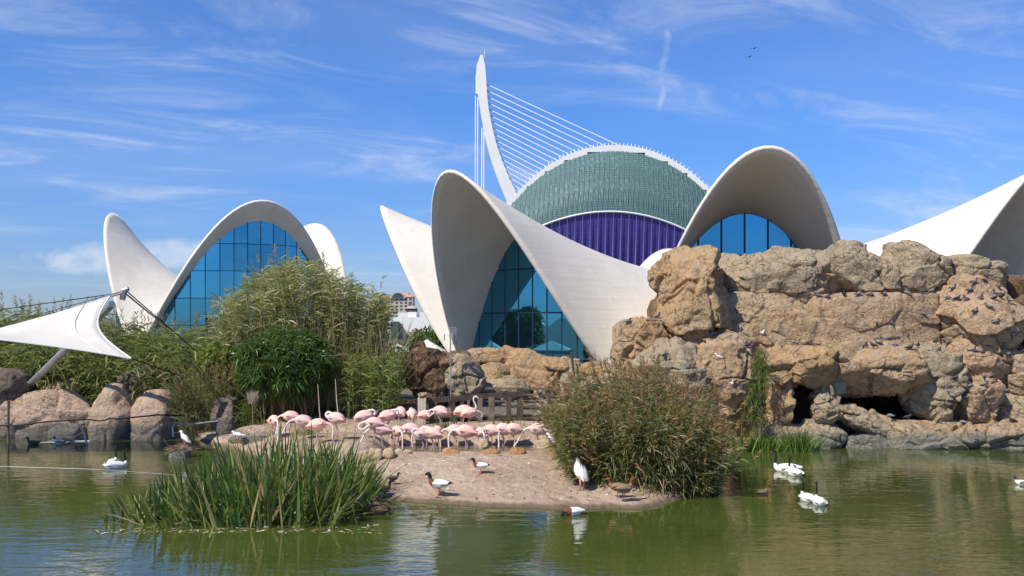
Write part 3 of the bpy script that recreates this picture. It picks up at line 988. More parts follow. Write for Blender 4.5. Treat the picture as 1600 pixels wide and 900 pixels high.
ROCK = rock_mat("cliff_sandstone", (0.53, 0.355, 0.21), (0.50, 0.37, 0.245), (0.41, 0.345, 0.25), wet=(0.27, 0.255, 0.205), wet_z=0.42)
ROCKP = rock_mat("pinkish_sandstone", (0.55, 0.37, 0.235), (0.52, 0.37, 0.235), (0.44, 0.34, 0.235), seed=0)
ROCKO = rock_mat("ochre_sandstone", (0.53, 0.345, 0.18), (0.49, 0.345, 0.205), (0.40, 0.325, 0.23), seed=0)
ROCKG = rock_mat("grey_sandstone", (0.44, 0.355, 0.24), (0.48, 0.375, 0.245), (0.34, 0.305, 0.235), wet=(0.25, 0.24, 0.195), wet_z=0.42, seed=0)
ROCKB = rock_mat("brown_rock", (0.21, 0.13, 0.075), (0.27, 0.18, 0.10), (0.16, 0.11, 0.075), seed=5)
BOULDER = rock_mat("pink_boulder", (0.60, 0.43, 0.315), (0.54, 0.38, 0.265), (0.48, 0.39, 0.30), wet=(0.24, 0.215, 0.18), wet_z=0.42, seed=47)
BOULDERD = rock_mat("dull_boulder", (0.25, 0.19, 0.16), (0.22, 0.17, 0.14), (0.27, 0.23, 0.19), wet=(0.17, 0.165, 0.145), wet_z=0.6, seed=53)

cliff = thing("rock_cliff", "tall artificial sandstone cliff with caves rising from the water, covered in pigeons", "cliff", (10, 29, 0))
cl = [  # x0, y0, x1, y1, d, depth, seed, material, kwargs
    (1030, 390, 1142, 580, 28.2, 1.2, 1, ROCKO, dict(p=4, planes=10, crack=0.07)),
    (1018, 395, 1062, 470, 28.8, 0.7, 2, ROCKO, dict(p=3)),
    (1122, 398, 1262, 474, 29.6, 1.3, 3, ROCKG, dict(p=6, planes=6)),
    (1205, 380, 1312, 474, 29.4, 1.3, 40, ROCKG, dict(p=4.0, planes=9)),
    (1285, 384, 1380, 474, 29.5, 1.3, 41, ROCKG, dict(p=6, planes=6)),
    (1372, 383, 1470, 474, 29.5, 1.2, 4, ROCKG, dict(p=3.5)),
    (1445, 394, 1562, 480, 29.6, 1.2, 5, ROCKG, dict(p=3.2)),
    (1128, 459, 1272, 556, 28.8, 1.0, 6, ROCK, dict(p=7, planes=4, facet=0.3)),
    (1262, 461, 1484, 560, 28.7, 1.0, 7, ROCKP, dict(p=8, planes=2, rough=0.05, crack=0.03, facet=0.16)),
    (1464, 432, 1588, 570, 28.3, 1.3, 8, ROCKP, dict(p=2.8, planes=12)),
    (1560, 465, 1640, 600, 28.9, 1.3, 9, ROCKB, dict(p=2.8)),
    (960, 488, 1052, 590, 27.9, 0.9, 10, ROCKO, dict(p=2.5, planes=14)),
    (985, 525, 1085, 620, 27.4, 0.8, 11, ROCKG, dict(p=2.5, tilt=0.5)),
    (1035, 540, 1110, 630, 27.1, 0.7, 12, ROCKG, dict(p=2.5)),
    (1085, 505, 1172, 655, 27.2, 0.8, 13, ROCK, dict(p=2.7, planes=15)),
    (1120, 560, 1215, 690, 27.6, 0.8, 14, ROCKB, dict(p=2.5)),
    (1196, 532, 1316, 604, 27.3, 1.2, 15, ROCKO, dict(p=2.9, planes=15, crack=0.08)),
    (1196, 560, 1240, 706, 26.9, 0.7, 16, ROCKO, dict(p=2.7)),
    (1268, 568, 1312, 668, 26.9, 0.5, 17, ROCKG, dict(p=2.5, tilt=-0.3)),
    (1300, 538, 1440, 622, 27.3, 1.3, 18, ROCK, dict(p=3.6, planes=12, crack=0.08)),
    (1400, 538, 1496, 648, 27.3, 1.0, 19, ROCKG, dict(p=2.8, planes=13, tilt=0.12)),
    (1446, 545, 1492, 664, 26.9, 0.5, 20, ROCKG, dict(p=2.6, tilt=-0.15)),
    (1284, 638, 1408, 672, 26.8, 0.45, 21, ROCKG, dict(p=2.8, tilt=-0.33)),
    (1484, 528, 1560, 612, 27.6, 0.9, 22, ROCKP, dict(p=2.8)),
    (1486, 590, 1562, 672, 27.2, 0.8, 23, ROCKP, dict(p=4.0)),
    (1545, 545, 1640, 640, 27.9, 0.9, 24, ROCKP, dict(p=2.8)),
    (1548, 610, 1640, 715, 27.4, 0.9, 25, ROCKG, dict(p=2.8)),
    (1385, 652, 1520, 722, 26.7, 0.8, 26, ROCK, dict(p=2.9, rough=0.06)),
    (1490, 654, 1660, 726, 26.7, 0.8, 27, ROCK, dict(p=3.2, rough=0.06)),
    (1306, 674, 1402, 718, 26.6, 0.5, 28, ROCKG, dict(p=2.8)),
    (1188, 656, 1316, 722, 26.7, 0.6, 29, ROCKG, dict(p=3.0)),
    (1600, 400, 1720, 720, 28.6, 1.6, 30, ROCKG, dict(p=3.0)),
    (1700, 480, 1860, 730, 28.2, 1.6, 31, ROCKP, dict(p=2.8)),
]
for x0, y0, x1, y1, d, dep, sd, m, kw in cl:
    big = max(x1 - x0, y1 - y0)
    rock_px(x0, y0, x1, y1, d, dep, sd, cliff, m, n=72 if big > 95 else 48, grow=1.06, **{**dict(facet=0.62, rough=0.10), **kw})
# mass of rock behind the facing blocks
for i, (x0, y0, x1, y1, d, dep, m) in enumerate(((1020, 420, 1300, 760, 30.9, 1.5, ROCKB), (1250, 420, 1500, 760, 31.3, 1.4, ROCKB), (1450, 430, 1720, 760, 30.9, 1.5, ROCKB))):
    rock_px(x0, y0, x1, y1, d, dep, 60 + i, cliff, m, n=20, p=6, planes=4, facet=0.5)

outcrop = thing("rock_outcrop", "low sandstone rock wall behind the wooden footbridge", "rock", (0, 32, 0.6))
for i, (x0, y0, x1, y1, d, dep, m, kw) in enumerate((
        (640, 540, 706, 640, 30.2, 0.8, ROCKB, dict(p=2.8, planes=15)),
        (672, 548, 736, 600, 30.4, 0.8, ROCKB, dict(p=2.8)),
        (641, 534, 664, 570, 30.3, 0.4, ROCKB, dict(p=2.6)),
        (692, 560, 760, 625, 29.9, 0.35, ROCKG, dict(p=2.7, tilt=-0.55)),
        (720, 543, 806, 580, 32.8, 0.8, ROCKO, dict(p=2.8)),
        (742, 568, 800, 625, 32.0, 0.6, ROCKO, dict(p=2.4)),
        (752, 590, 830, 640, 31.7, 0.6, ROCKG, dict(p=2.6)),
        (786, 549, 880, 640, 32.4, 0.8, ROCKO, dict(p=3.0, planes=15)),
        (830, 555, 910, 600, 32.6, 0.8, ROCKO, dict(p=2.7)),
        (862, 565, 915, 640, 32.2, 0.7, ROCKG, dict(p=3.0)),
        (906, 566, 954, 600, 31.5, 0.6, ROCKO, dict(p=3.0)),
        (900, 590, 985, 650, 31.0, 0.7, ROCKG, dict(p=2.8)),
        (940, 560, 1000, 620, 30.4, 0.7, ROCKG, dict(p=3.4)),
        (690, 600, 760, 660, 31.4, 0.6, ROCKB, dict(p=3.0)))):
    rock_px(x0, y0, x1, y1, d, dep, 80 + i, outcrop, m, n=32, rough=0.08, grow=1.08, **{**dict(facet=0.5), **kw})

LB = [  # boulders on the left bank
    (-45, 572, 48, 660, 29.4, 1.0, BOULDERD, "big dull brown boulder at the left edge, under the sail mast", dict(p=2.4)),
    (-6, 624, 42, 705, 28.6, 0.5, BOULDER, "small pale boulder behind the net at the far left edge", dict(p=2.3)),
    (0, 606, 148, 740, 29.0, 0.9, BOULDER, "long low pink boulder sloping down to the left, behind the net", dict(p=2.2, planes=9)),
    (135, 601, 216, 735, 28.7, 0.9, BOULDER, "tall domed pink boulder in the middle of the left bank", dict(p=2.5, planes=9)),
    (206, 608, 284, 735, 28.7, 0.9, BOULDER, "round pink boulder beside the brown pampas grass", dict(p=2.5, planes=9)),
    (50, 584, 145, 640, 30.6, 0.9, BOULDER, "half-hidden tan boulder at the foot of the reeds, behind the long pink one", dict(p=2.3)),
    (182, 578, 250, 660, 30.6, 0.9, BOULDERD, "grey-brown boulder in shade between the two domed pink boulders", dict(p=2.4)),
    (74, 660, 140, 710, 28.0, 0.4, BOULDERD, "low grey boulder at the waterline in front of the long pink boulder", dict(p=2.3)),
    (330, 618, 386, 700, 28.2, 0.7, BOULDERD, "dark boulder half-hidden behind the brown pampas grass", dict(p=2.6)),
    (355, 664, 470, 720, 26.6, 0.8, BOULDER, "flat pale slab behind the green iris clump, at the flamingos' left", dict(p=2.4, rough=0.04)),
]
for i, (x0, y0, x1, y1, d, dep, m, lab, kw) in enumerate(LB):
    o = rock_px(x0, y0, x1, y1, d, dep, 120 + i, None, m, n=34, crack=0.02, facet=0.35, **{**dict(rough=0.05), **kw})
    tag(o, lab, "boulder", "boulders on the left bank")

YEL = rock_mat("yellow_cobble", (0.60, 0.47, 0.30), (0.52, 0.40, 0.24), (0.45, 0.35, 0.23), sc=3.0, seed=71)
ORA = rock_mat("orange_cobble", (0.52, 0.29, 0.13), (0.46, 0.26, 0.12), (0.36, 0.26, 0.17), sc=3.0, seed=77)
SB = [
    (576, 698, 599, 718, YEL, "pale yellow cobble at the left end of the cobble row by the pool"),
    (598, 699, 618, 717, YEL, "round yellow cobble, second in the cobble row by the pool"),
    (616, 700, 630, 712, YEL, "small yellow cobble, third in the cobble row by the pool"),
    (628, 702, 644, 712, YEL, "flat yellow cobble at the right end of the cobble row by the pool"),
    (560, 700, 585, 730, YEL, "pale cobble leaning against the iris blades, left of the cobble row"),
    (690, 698, 718, 713, ORA, "round orange stone on the pool edge under the central flamingos"),
    (746, 686, 764, 704, YEL, "upright tan stone in the pool behind the orange stones"),
    (748, 700, 782, 714, ORA, "wide orange stone on the pool edge, middle one of three"),
    (796, 698, 822, 714, ORA, "orange stone on the pool edge beside the feeding flamingos"),
    (834, 686, 868, 708, YEL, "tan stone on the pool edge beside the right-hand bush"),
    (852, 699, 876, 715, ORA, "pale orange stone under the white gull"),
    (538, 672, 560, 684, YEL, "low stone on the far bank behind the iris clump"),
    (690, 672, 712, 684, YEL, "pale stone on the far bank between the two flamingo groups"),
]
for i, (x0, y0, x1, y1, m, lab) in enumerate(SB):
    zb = 0.42 if y1 > 700 else 0.5
    d = dplane(y1, zb) if y1 > 690 else 25.9
    d = min(max(d, 21.3), 25.9)
    o = rock_px(x0, y0, x1, y1 + 4, d, 0.13 + 0.002 * (x1 - x0), 150 + i, None, m, n=12, p=2.3, rough=0.015, crack=0.0, facet=0.15)
    tag(o, lab, "stone", "stones around the flamingo pool")

# ------------------------------------------------------------------ vegetation
def strips(p0, d0, L, w, droop, col, seg=3, profile=(0.55, 1.0, 0.75, 0.0), rs=RNG, side=None):
    """leaf blades: p0 start, d0 unit start direction, gravity bends them by droop; returns verts, quads, colours"""
    n = len(p0)
    L = np.broadcast_to(L, (n,)).astype(float); w = np.broadcast_to(w, (n,)).astype(float); droop = np.broadcast_to(droop, (n,)).astype(float)
    if side is None:
        side = np.cross(d0, rs.normal(size=(n, 3)))
    side /= np.linalg.norm(side, axis=1)[:, None] + 1e-9
    V = []
    for i in range(seg + 1):
        t = i / seg
        c = p0 + d0 * (L * t)[:, None] + np.array([0, 0, -1.0]) * (droop * L * t * t)[:, None]
        pr = np.interp(t, np.linspace(0, 1, len(profile)), profile)
        V.append(c - side * (w * pr / 2)[:, None])
        V.append(c + side * (w * pr / 2)[:, None])
    V = np.stack(V, 1)                                  # n, 2(seg+1), 3
    base = (np.arange(n) * 2 * (seg + 1))[:, None]
    q = np.concatenate([base + np.array([2 * i, 2 * i + 1, 2 * i + 3, 2 * i + 2]) for i in range(seg)], 0)
    C = np.repeat(col, 2 * (seg + 1), axis=0)
    return V.reshape(-1, 3), q, C


def merge(parts):
    V, Q, C, o = [], [], [], 0
    for v, q, c in parts:
        V.append(v); Q.append(q + o); C.append(c)
        o += len(v)
    return np.concatenate(V), np.concatenate(Q), np.concatenate(C)


def palette(n, cols, wts, rs=RNG, jit=0.12):
    cols = np.array(cols, float)
    c = cols[rs.choice(len(cols), n, p=np.array(wts) / sum(wts))]
    return np.clip(c * (1 + rs.normal(size=(n, 1)) * jit) + rs.normal(size=(n, 3)) * 0.006, 0.004, 1)


def unit(a): return a / (np.linalg.norm(a, axis=-1, keepdims=True) + 1e-9)


def canes(rs, bases, hts, lean, nleaf, leafL, leafw, lcols, lw, scols, droop=0.45, lo=0.25, stemr=0.012, upness=0.55, plume=0.0, pcols=None, plumeL=0.45, bend=1.0):
    """reed stems with alternating arching leaves and feathery heads; returns leaf and stem arrays"""
    n = len(bases)
    seg = 6
    ts = np.linspace(0, 1, seg + 1)
    lean3 = np.concatenate([lean, np.zeros((n, 1))], 1)
    P = lambda t: bases[:, None, :] + np.array([0, 0, 1.0]) * (hts[:, None] * t)[:, :, None] * (1 - 0.12 * np.linalg.norm(lean, axis=1)[:, None] * t)[:, :, None] \
        + lean3[:, None, :] * (hts[:, None] * (0.3 * t + 0.7 * t ** 2) * bend)[:, :, None]
    pts = P(np.broadcast_to(ts, (n, seg + 1)))
    SV = []
    for k in range(3):
        a = 2 * math.pi * k / 3
        r = stemr * (1 - 0.75 * ts)[None, :, None]
        SV.append(pts + np.array([math.cos(a), math.sin(a), 0]) * r)
    SV = np.stack(SV, 2)                                # n, seg+1, 3, 3
    base = (np.arange(n) * (seg + 1) * 3)[:, None]
    SQ = []
    for i in range(seg):
        for k in range(3):
            SQ.append(base + np.array([i * 3 + k, i * 3 + (k + 1) % 3, (i + 1) * 3 + (k + 1) % 3, (i + 1) * 3 + k]))
    SQ = np.concatenate(SQ, 0)
    SCc = np.repeat(palette(n, scols, [1] * len(scols), rs), (seg + 1) * 3, axis=0)
    # leaves
    t = lo + (1 - lo) * rs.random((n, nleaf)) ** 0.85
    lp = P(t).reshape(-1, 3)
    N = n * nleaf
    az = rs.random(N) * 2 * math.pi
    d0 = np.stack([np.cos(az), np.sin(az), upness + rs.normal(size=N) * 0.25], 1)
    d0 = unit(d0 + 0.5 * np.repeat(lean3, nleaf, 0))
    LL = leafL * rs.uniform(0.55, 1.2, N)
    lv = [strips(lp, d0, LL, leafw * rs.uniform(0.7, 1.2, N), droop * rs.uniform(0.5, 1.5, N), palette(N, lcols, lw, rs), rs=rs)]
    if plume:
        sel = np.where(rs.random(n) < plume)[0]
        m = 26
        tip = P(np.ones((n, 1)))[sel, 0]
        ax = unit(np.array([0, 0, 1.0]) + lean3[sel] * 1.0)
        pp = np.repeat(tip, m, 0) + np.repeat(ax, m, 0) * (rs.random((len(sel) * m, 1)) * plumeL)
        a2 = rs.random(len(pp)) * 2 * math.pi
        dd = unit(np.repeat(ax, m, 0) * 1.1 + np.stack([np.cos(a2), np.sin(a2), 0 * a2], 1) * 0.55 + np.repeat(lean3[sel], m, 0))
        lv.append(strips(pp, dd, plumeL * rs.uniform(0.3, 0.6, len(pp)), 0.014, 0.35, palette(len(pp), pcols, [1] * len(pcols), rs), rs=rs))
    return merge(lv), (SV.reshape(-1, 3), SQ, SCc)


def plant(name, label, cat, leaf, stem, loc, group=None, lname="foliage", sname="stems", lm=None):
    root = thing(name, label, cat, loc, group)
    o = wobj(lname, leaf[0], leaf[1], lm or MAT['leaf'], root, col=leaf[2])
    o["kind"] = "stuff"
    if stem is not None:
        s = wobj(sname, stem[0], stem[1], MAT['stem'], root, col=stem[2])
        s["kind"] = "stuff"
    return root


def bases_in(rs, n, x0, x1, y0, y1):
    x = rs.uniform(x0, x1, n)
    y = rs.uniform(y0, y1, n)
    return np.stack([x, y, ground_z(x, y)], 1)


G1, G2, G3 = (0.075, 0.115, 0.030), (0.12, 0.16, 0.045), (0.17, 0.19, 0.060)
YG, TAN, STRAW = (0.26, 0.25, 0.085), (0.34, 0.27, 0.15), (0.42, 0.35, 0.21)

# big cane brake left of the middle
rs = np.random.default_rng(21)
n = 500
b = bases_in(rs, n, -9.0, -3.85, 28.9, 31.2)
pxs = b[:, 0] / b[:, 1] * F + 800
topy = np.interp(pxs, [320, 350, 400, 450, 500, 560, 620, 650], [486, 462, 424, 396, 402, 436, 468, 500]) + np.abs(rs.normal(size=n)) * 24
hts = (CZ + (HY - topy) / F * b[:, 1]) - b[:, 2]
lean = np.stack([(pxs - 490) / 150 * 0.14 + rs.normal(size=n) * 0.09, rs.normal(size=n) * 0.08 - 0.05], 1)
b[:, 0] -= lean[:, 0] * hts * 0.8
L, S = canes(rs, b, hts, lean, 22, 0.52, 0.036, [(0.15, 0.18, 0.065), (0.28, 0.29, 0.11), (0.42, 0.38, 0.18), (0.55, 0.47, 0.29), (0.36, 0.28, 0.15)], [3, 4, 3, 1.6, 1], [(0.48, 0.43, 0.22), (0.60, 0.52, 0.33), (0.36, 0.36, 0.16)],
             droop=0.42, lo=0.34, upness=0.7, plume=0.05, pcols=[STRAW, (0.35, 0.31, 0.22)])
# dead lower leaves and thin dry canes
nb = 3400
bb = bases_in(rs, nb, -7.4, -3.7, 28.6, 30.6)
dd = unit(np.stack([rs.normal(size=nb) * 0.28, rs.normal(size=nb) * 0.2, np.ones(nb)], 1))
L2 = strips(bb + np.array([0, 0, 0.1]) + dd * rs.uniform(0, 1.8, (nb, 1)), dd, rs.uniform(0.8, 1.6, nb), 0.014, 0.12, palette(nb, [(0.42, 0.34, 0.20), (0.52, 0.44, 0.28), (0.30, 0.24, 0.13), G3], [3, 2, 2, 1], rs), rs=rs)
plant("giant_cane", "tall arching yellow-green cane brake behind the flamingos, left of the pavilion", "reeds", merge([L, L2]), S, (-5, 30, 0.8))

# young green canes on its right foot
rs = np.random.default_rng(22)
n = 46
b = bases_in(rs, n, -4.9, -3.3, 27.6, 28.6)
hts = rs.uniform(1.2, 2.1, n)
L, S = canes(rs, b, hts, rs.normal(size=(n, 2)) * 0.10, 22, 0.5, 0.045, [(0.15, 0.20, 0.06), (0.22, 0.26, 0.085), YG], [3, 3, 1], [(0.25, 0.26, 0.10)], droop=0.5, lo=0.15, upness=0.8)
plant("young_cane", "clump of fresh green canes at the right foot of the cane brake", "reeds", L, S, (-4.1, 28.1, 0.7))

# dark shrub behind the flamingos' left
rs = np.random.default_rng(23)
def blob_leaves(rs, c, r, n, leafL, leafw, cols, wts, droop=0.5, shell=0.55, zmin=None, lump=0.28):
    d = unit(rs.normal(size=(n, 3)))
    lum = 1 + lump * perlin(d * 2.1 + c) + lump * 0.7 * perlin(d * 5.0 + c)
    rr = (shell + (1 - shell) * rs.random(n) ** 0.5) * lum
    p = np.array(c) + d * rr[:, None] * np.array(r)
    if zmin is not None:
        k = p[:, 2] > zmin
        p, d = p[k], d[k]
    m = len(p)
    d0 = unit(d * np.array([1, 1, 0.5]) + rs.normal(size=(m, 3)) * 0.7 + np.array([0, 0, 0.25]))
    return strips(p, d0, leafL * rs.uniform(0.6, 1.25, m), leafw * rs.uniform(0.7, 1.2, m), droop * rs.uniform(0.4, 1.5, m), palette(m, cols, wts, rs), rs=rs)


DK = [(0.024, 0.055, 0.014), (0.042, 0.09, 0.022), (0.07, 0.135, 0.032), (0.12, 0.19, 0.05)]
cb = W(447, 572, 28.0)
lv = [blob_leaves(rs, cb, (1.33, 1.1, 0.95), 11000, 0.22, 0.034, DK, [2, 4, 3, 1], zmin=1.35)]
for k in range(16):
    a = rs.normal(size=3)
    a = a / np.linalg.norm(a)
    cc = cb + a * np.array([1.1, 0.9, 0.75]) + np.array([0, 0, 0.1])
    lv.append(blob_leaves(rs, cc, (0.42, 0.42, 0.30), 900, 0.22, 0.034, DK, [1, 4, 4, 2], shell=0.2, zmin=1.2))
n = 70
b = bases_in(rs, n, cb[0] - 0.7, cb[0] + 0.7, 27.5, 28.6)
_, S = canes(rs, b, rs.uniform(1.3, 2.4, n), rs.normal(size=(n, 2)) * 0.25, 1, 0.2, 0.02, [G1], [1], [(0.20, 0.13, 0.06), (0.27, 0.19, 0.08), (0.10, 0.09, 0.04)], stemr=0.022)
plant("dark_shrub", "dense dark green rounded shrub on bare stems behind the flamingos", "shrub", merge(lv), S, (cb[0], 28.0, 0.7), lm=MAT['leafd'])

# yellow-green shrub left of it
rs = np.random.default_rng(24)
cc = W(345, 566, 29.0)
plant("yellow_shrub", "small yellow-leaved shrub left of the dark green shrub", "shrub",
      merge([blob_leaves(rs, cc, (0.75, 0.6, 0.55), 3600, 0.20, 0.05, [(0.26, 0.27, 0.05), (0.17, 0.22, 0.05), (0.09, 0.14, 0.03)], [2, 3, 3], shell=0.3)]),
      canes(rs, bases_in(rs, 14, cc[0] - .3, cc[0] + .3, 28.8, 29.2), rs.uniform(0.9, 1.5, 14), rs.normal(size=(14, 2)) * .2, 1, .1, .02, [G1], [1], [(0.2, 0.15, 0.07)])[1], (cc[0], 29, 0.8))

# reed bed on the left bank
rs = np.random.default_rng(25)
n = 640
b = bases_in(rs, n, -19.5, -7.2, 30.6, 34.0)
pxs = b[:, 0] / b[:, 1] * F + 800
topy = np.interp(pxs, [-60, 0, 60, 130, 200, 260, 330, 400], [468, 470, 470, 474, 488, 496, 500, 490]) + np.abs(rs.normal(size=n)) * 22
hts = (CZ + (HY - topy) / F * b[:, 1]) - b[:, 2] - 0.25
L, S = canes(rs, b, hts, rs.normal(size=(n, 2)) * 0.07, 24, 0.62, 0.042, [(0.07, 0.10, 0.032), (0.14, 0.175, 0.06), (0.23, 0.25, 0.09), (0.34, 0.31, 0.13)], [2, 4, 4, 1.5], [(0.25, 0.25, 0.10), (0.30, 0.26, 0.13)],
             droop=0.5, lo=0.12, upness=0.6, plume=0.22, pcols=[(0.24, 0.19, 0.13), (0.33, 0.27, 0.19), (0.19, 0.15, 0.10)], plumeL=0.5)
plant("reed_bed", "dense bed of green reeds with brown plumes behind the white sail at left", "reeds", L, S, (-13, 32, 0.9))
# lower drooping front of the reed bed
rs = np.random.default_rng(26)
n = 330
b = bases_in(rs, n, -16.5, -8.2, 29.9, 31.0)
hts = rs.uniform(0.9, 2.3, n)
L, S = canes(rs, b, hts, np.stack([rs.normal(size=n) * 0.14, -np.abs(rs.normal(size=n)) * 0.25], 1), 22, 0.55, 0.045, [(0.07, 0.10, 0.032), (0.14, 0.175, 0.06), (0.23, 0.25, 0.09), (0.34, 0.31, 0.13)], [2, 4, 4, 1.5], [(0.2, 0.2, 0.08)], droop=0.75, lo=0.1, upness=0.45)
plant("drooping_reeds", "low drooping green reeds hanging over the left bank boulders", "reeds", L, S, (-12.5, 30.5, 0.8))

# brown pampas grass at the end of the left bank
rs = np.random.default_rng(27)
n = 420
b = bases_in(rs, n, -9.7, -8.2, 28.0, 28.9)
b[:, 2] = np.maximum(b[:, 2], 0.05)
hts = rs.uniform(0.7, 1.75, n)
lean = np.stack([(b[:, 0] + 8.9) * 0.30 + rs.normal(size=n) * 0.14, rs.normal(size=n) * 0.16 - 0.05], 1)
L, S = canes(rs, b, hts, lean, 9, 0.5, 0.016, [G2, G3, TAN, (0.22, 0.17, 0.09)], [2, 2, 2, 2], [(0.28, 0.21, 0.12), (0.20, 0.19, 0.08)], droop=0.45, lo=0.05, upness=1.1, plume=0.55,
             pcols=[(0.30, 0.19, 0.12), (0.36, 0.25, 0.16), (0.24, 0.15, 0.10)], plumeL=0.34, stemr=0.006)
plant("pampas_grass", "tuft of brown-plumed pampas grass beside the round pink boulder", "grass", L, S, (-8.9, 28.4, 0.2))
rs = np.random.default_rng(28)
n = 60
b = bases_in(rs, n, -8.2, -7.4, 27.6, 28.4)
L, S = canes(rs, b, rs.uniform(0.3, 0.9, n), rs.normal(size=(n, 2)) * .2, 14, 0.4, 0.02, [G1, G2, G3], [2, 2, 1], [G2], droop=0.6, lo=0.0)
plant("sedge_tuft", "dark green sedge tuft at the water's edge below the pampas grass", "grass", L, S, (-7.8, 28, 0.2))
# pale plume on a stick
rs = np.random.default_rng(29)
q = W(395, 632, 27.2)
m = 300
pp = q + np.stack([rs.normal(size=m) * 0.05, rs.normal(size=m) * 0.05, rs.random(m) * 0.12], 1)
dd = unit(np.stack([rs.normal(size=m) * 0.35, rs.normal(size=m) * 0.3, np.ones(m)], 1))
pl = strips(pp, dd, rs.uniform(0.2, 0.42, m), 0.012, 0.1, palette(m, [(0.62, 0.52, 0.45), (0.55, 0.46, 0.40)], [1, 1], rs), rs=rs)
g0 = gz(q[0], q[1])
sv, sf = tube_vf([(q[0], q[1], g0 - 0.05), q + [0, 0, 0.05]], 0.014, 4, cap=False)
plant("pale_plume", "single pale pinkish plume on a thin stalk left of the flamingos", "grass", pl, (np.array(sv), np.array(sf), np.tile([[0.25, 0.2, 0.12]], (len(sv), 1))), (q[0], q[1], g0), sname="stalk")

# green iris clump in the foreground
rs = np.random.default_rng(30)
def iris(rs, n, x0, x1, y0, y1, hmin, hmax):
    """broad upright sword leaves, some folded over"""
    x = rs.uniform(x0, x1, n)
    y = rs.uniform(y0, y1, n)
    b = np.stack([x, y, np.full(n, -0.05)], 1)
    cx, cy = (x0 + x1) / 2, (y0 + y1) / 2
    ex = (x - cx) / (x1 - x0) * 2
    ey = (y - cy) / (y1 - y0) * 2
    d0 = unit(np.stack([ex * 0.38 + rs.normal(size=n) * 0.27, ey * 0.22 + rs.normal(size=n) * 0.22, np.ones(n)], 1))
    h = rs.uniform(hmin, hmax, n) * (1 - 0.35 * np.clip(ex ** 2, 0, 1))
    dr = np.where(rs.random(n) < 0.36, rs.uniform(0.3, 0.8, n), rs.uniform(0.0, 0.22, n))
    return b, d0, h, dr


ICOL = [(0.028, 0.062, 0.014), (0.05, 0.10, 0.022), (0.10, 0.165, 0.04), (0.22, 0.25, 0.075), (0.34, 0.26, 0.13)]
iw = [3, 4.2, 3.8, 2.0, 1.5]
iroot = thing("iris_clump", "large clump of green sword-leaved iris standing in the water in the foreground", "plant", (-4.4, 17.8, 0))
CH = [  # x0 x1 y0 y1 n hmin hmax
    (-5.55, -3.0, 16.35, 19.2, 900, 0.9, 1.95), (-6.3, -5.1, 16.5, 18.4, 260, 0.5, 1.35), (-3.9, -2.75, 16.7, 18.8, 330, 0.8, 1.75), (-7.05, -6.1, 16.6, 18.0, 120, 0.35, 0.8)]
pr_i = (0.75, 1.0, 0.95, 0.8, 0.45, 0.0)
parts = []
for x0, x1, y0, y1, n, h0, h1 in CH:
    b, d0, h, dr = iris(rs, n, x0, x1, y0, y1, h0, h1)
    parts.append(strips(b, d0, h, rs.uniform(0.030, 0.058, n), dr, palette(n, ICOL, iw, rs, 0.18), seg=6, profile=pr_i, rs=rs,
                        side=np.stack([np.ones(n), rs.normal(size=n) * 0.9, np.zeros(n)], 1)))
parts.append(strips(*(lambda m: (np.stack([rs.uniform(-6.6, -2.7, m), rs.uniform(16.2, 18.6, m), rs.uniform(0.0, 0.06, m)], 1),
                                 unit(np.stack([rs.normal(size=m), rs.normal(size=m) * 0.7, np.abs(rs.normal(size=m)) * 0.5], 1)),
                                 rs.uniform(0.3, 0.8, m), 0.02, 0.15, palette(m, [(0.30, 0.23, 0.12), (0.20, 0.15, 0.07), (0.38, 0.33, 0.22)], [1, 1, 1], rs)))(260), seg=3, rs=rs))
v, q, c = merge(parts)
o = wobj("foliage", v, q, MAT['leafd'], iroot, col=c)
o["kind"] = "stuff"
for k in range(150):            # the nearest blades one by one
    b, d0, h, dr = iris(rs, 1, *((-6.2, -2.85) if k % 3 else (-5.4, -3.2)), 16.1, 16.7, 0.7, 1.45)
    v, q, c = strips(b, d0, h, rs.uniform(0.036, 0.062, 1), dr, palette(1, ICOL, iw, rs, 0.18), seg=6, profile=pr_i, rs=rs, side=np.array([[1.0, rs.normal() * 0.6, 0]]))
    wobj("leaf", v, q, MAT['leafd'], iroot, col=c)

# brown-headed bush on the right of the island
rs = np.random.default_rng(31)
n = 950
x = rs.uniform(1.2, 4.1, n); y = rs.uniform(18.9, 22.0, n)
b = np.stack([x, y, np.maximum(ground_z(x, y), -0.05)], 1)
ex, ey = (x - 2.65) / 1.45, (y - 20.3) / 1.6
lump = 1 + 0.45 * perlin(np.stack([x * 1.3, y * 1.3, 0 * x], 1))
hts = (1.78 * np.sqrt(np.clip(1.08 - 0.62 * ex ** 2 - 0.35 * ey ** 2, 0.1, 1.1))) * rs.uniform(0.55, 1.12, n) * lump
lean = np.stack([ex * 0.38 + rs.normal(size=n) * 0.16, ey * 0.30 + rs.normal(size=n) * 0.16], 1)
BG = [(0.055, 0.08, 0.028), (0.12, 0.145, 0.05), (0.24, 0.25, 0.10), (0.36, 0.28, 0.15), (0.30, 0.18, 0.10)]
L, S = canes(rs, b, hts, lean, 26, 0.25, 0.028, BG, [3, 4, 3, 2.2, 2.6], [(0.22, 0.17, 0.08), (0.13, 0.11, 0.05)], droop=0.5, lo=0.06, upness=0.45, plume=0.75,
             pcols=[(0.34, 0.19, 0.10), (0.42, 0.27, 0.155), (0.25, 0.14, 0.075)], plumeL=0.26, stemr=0.007)
m = 130
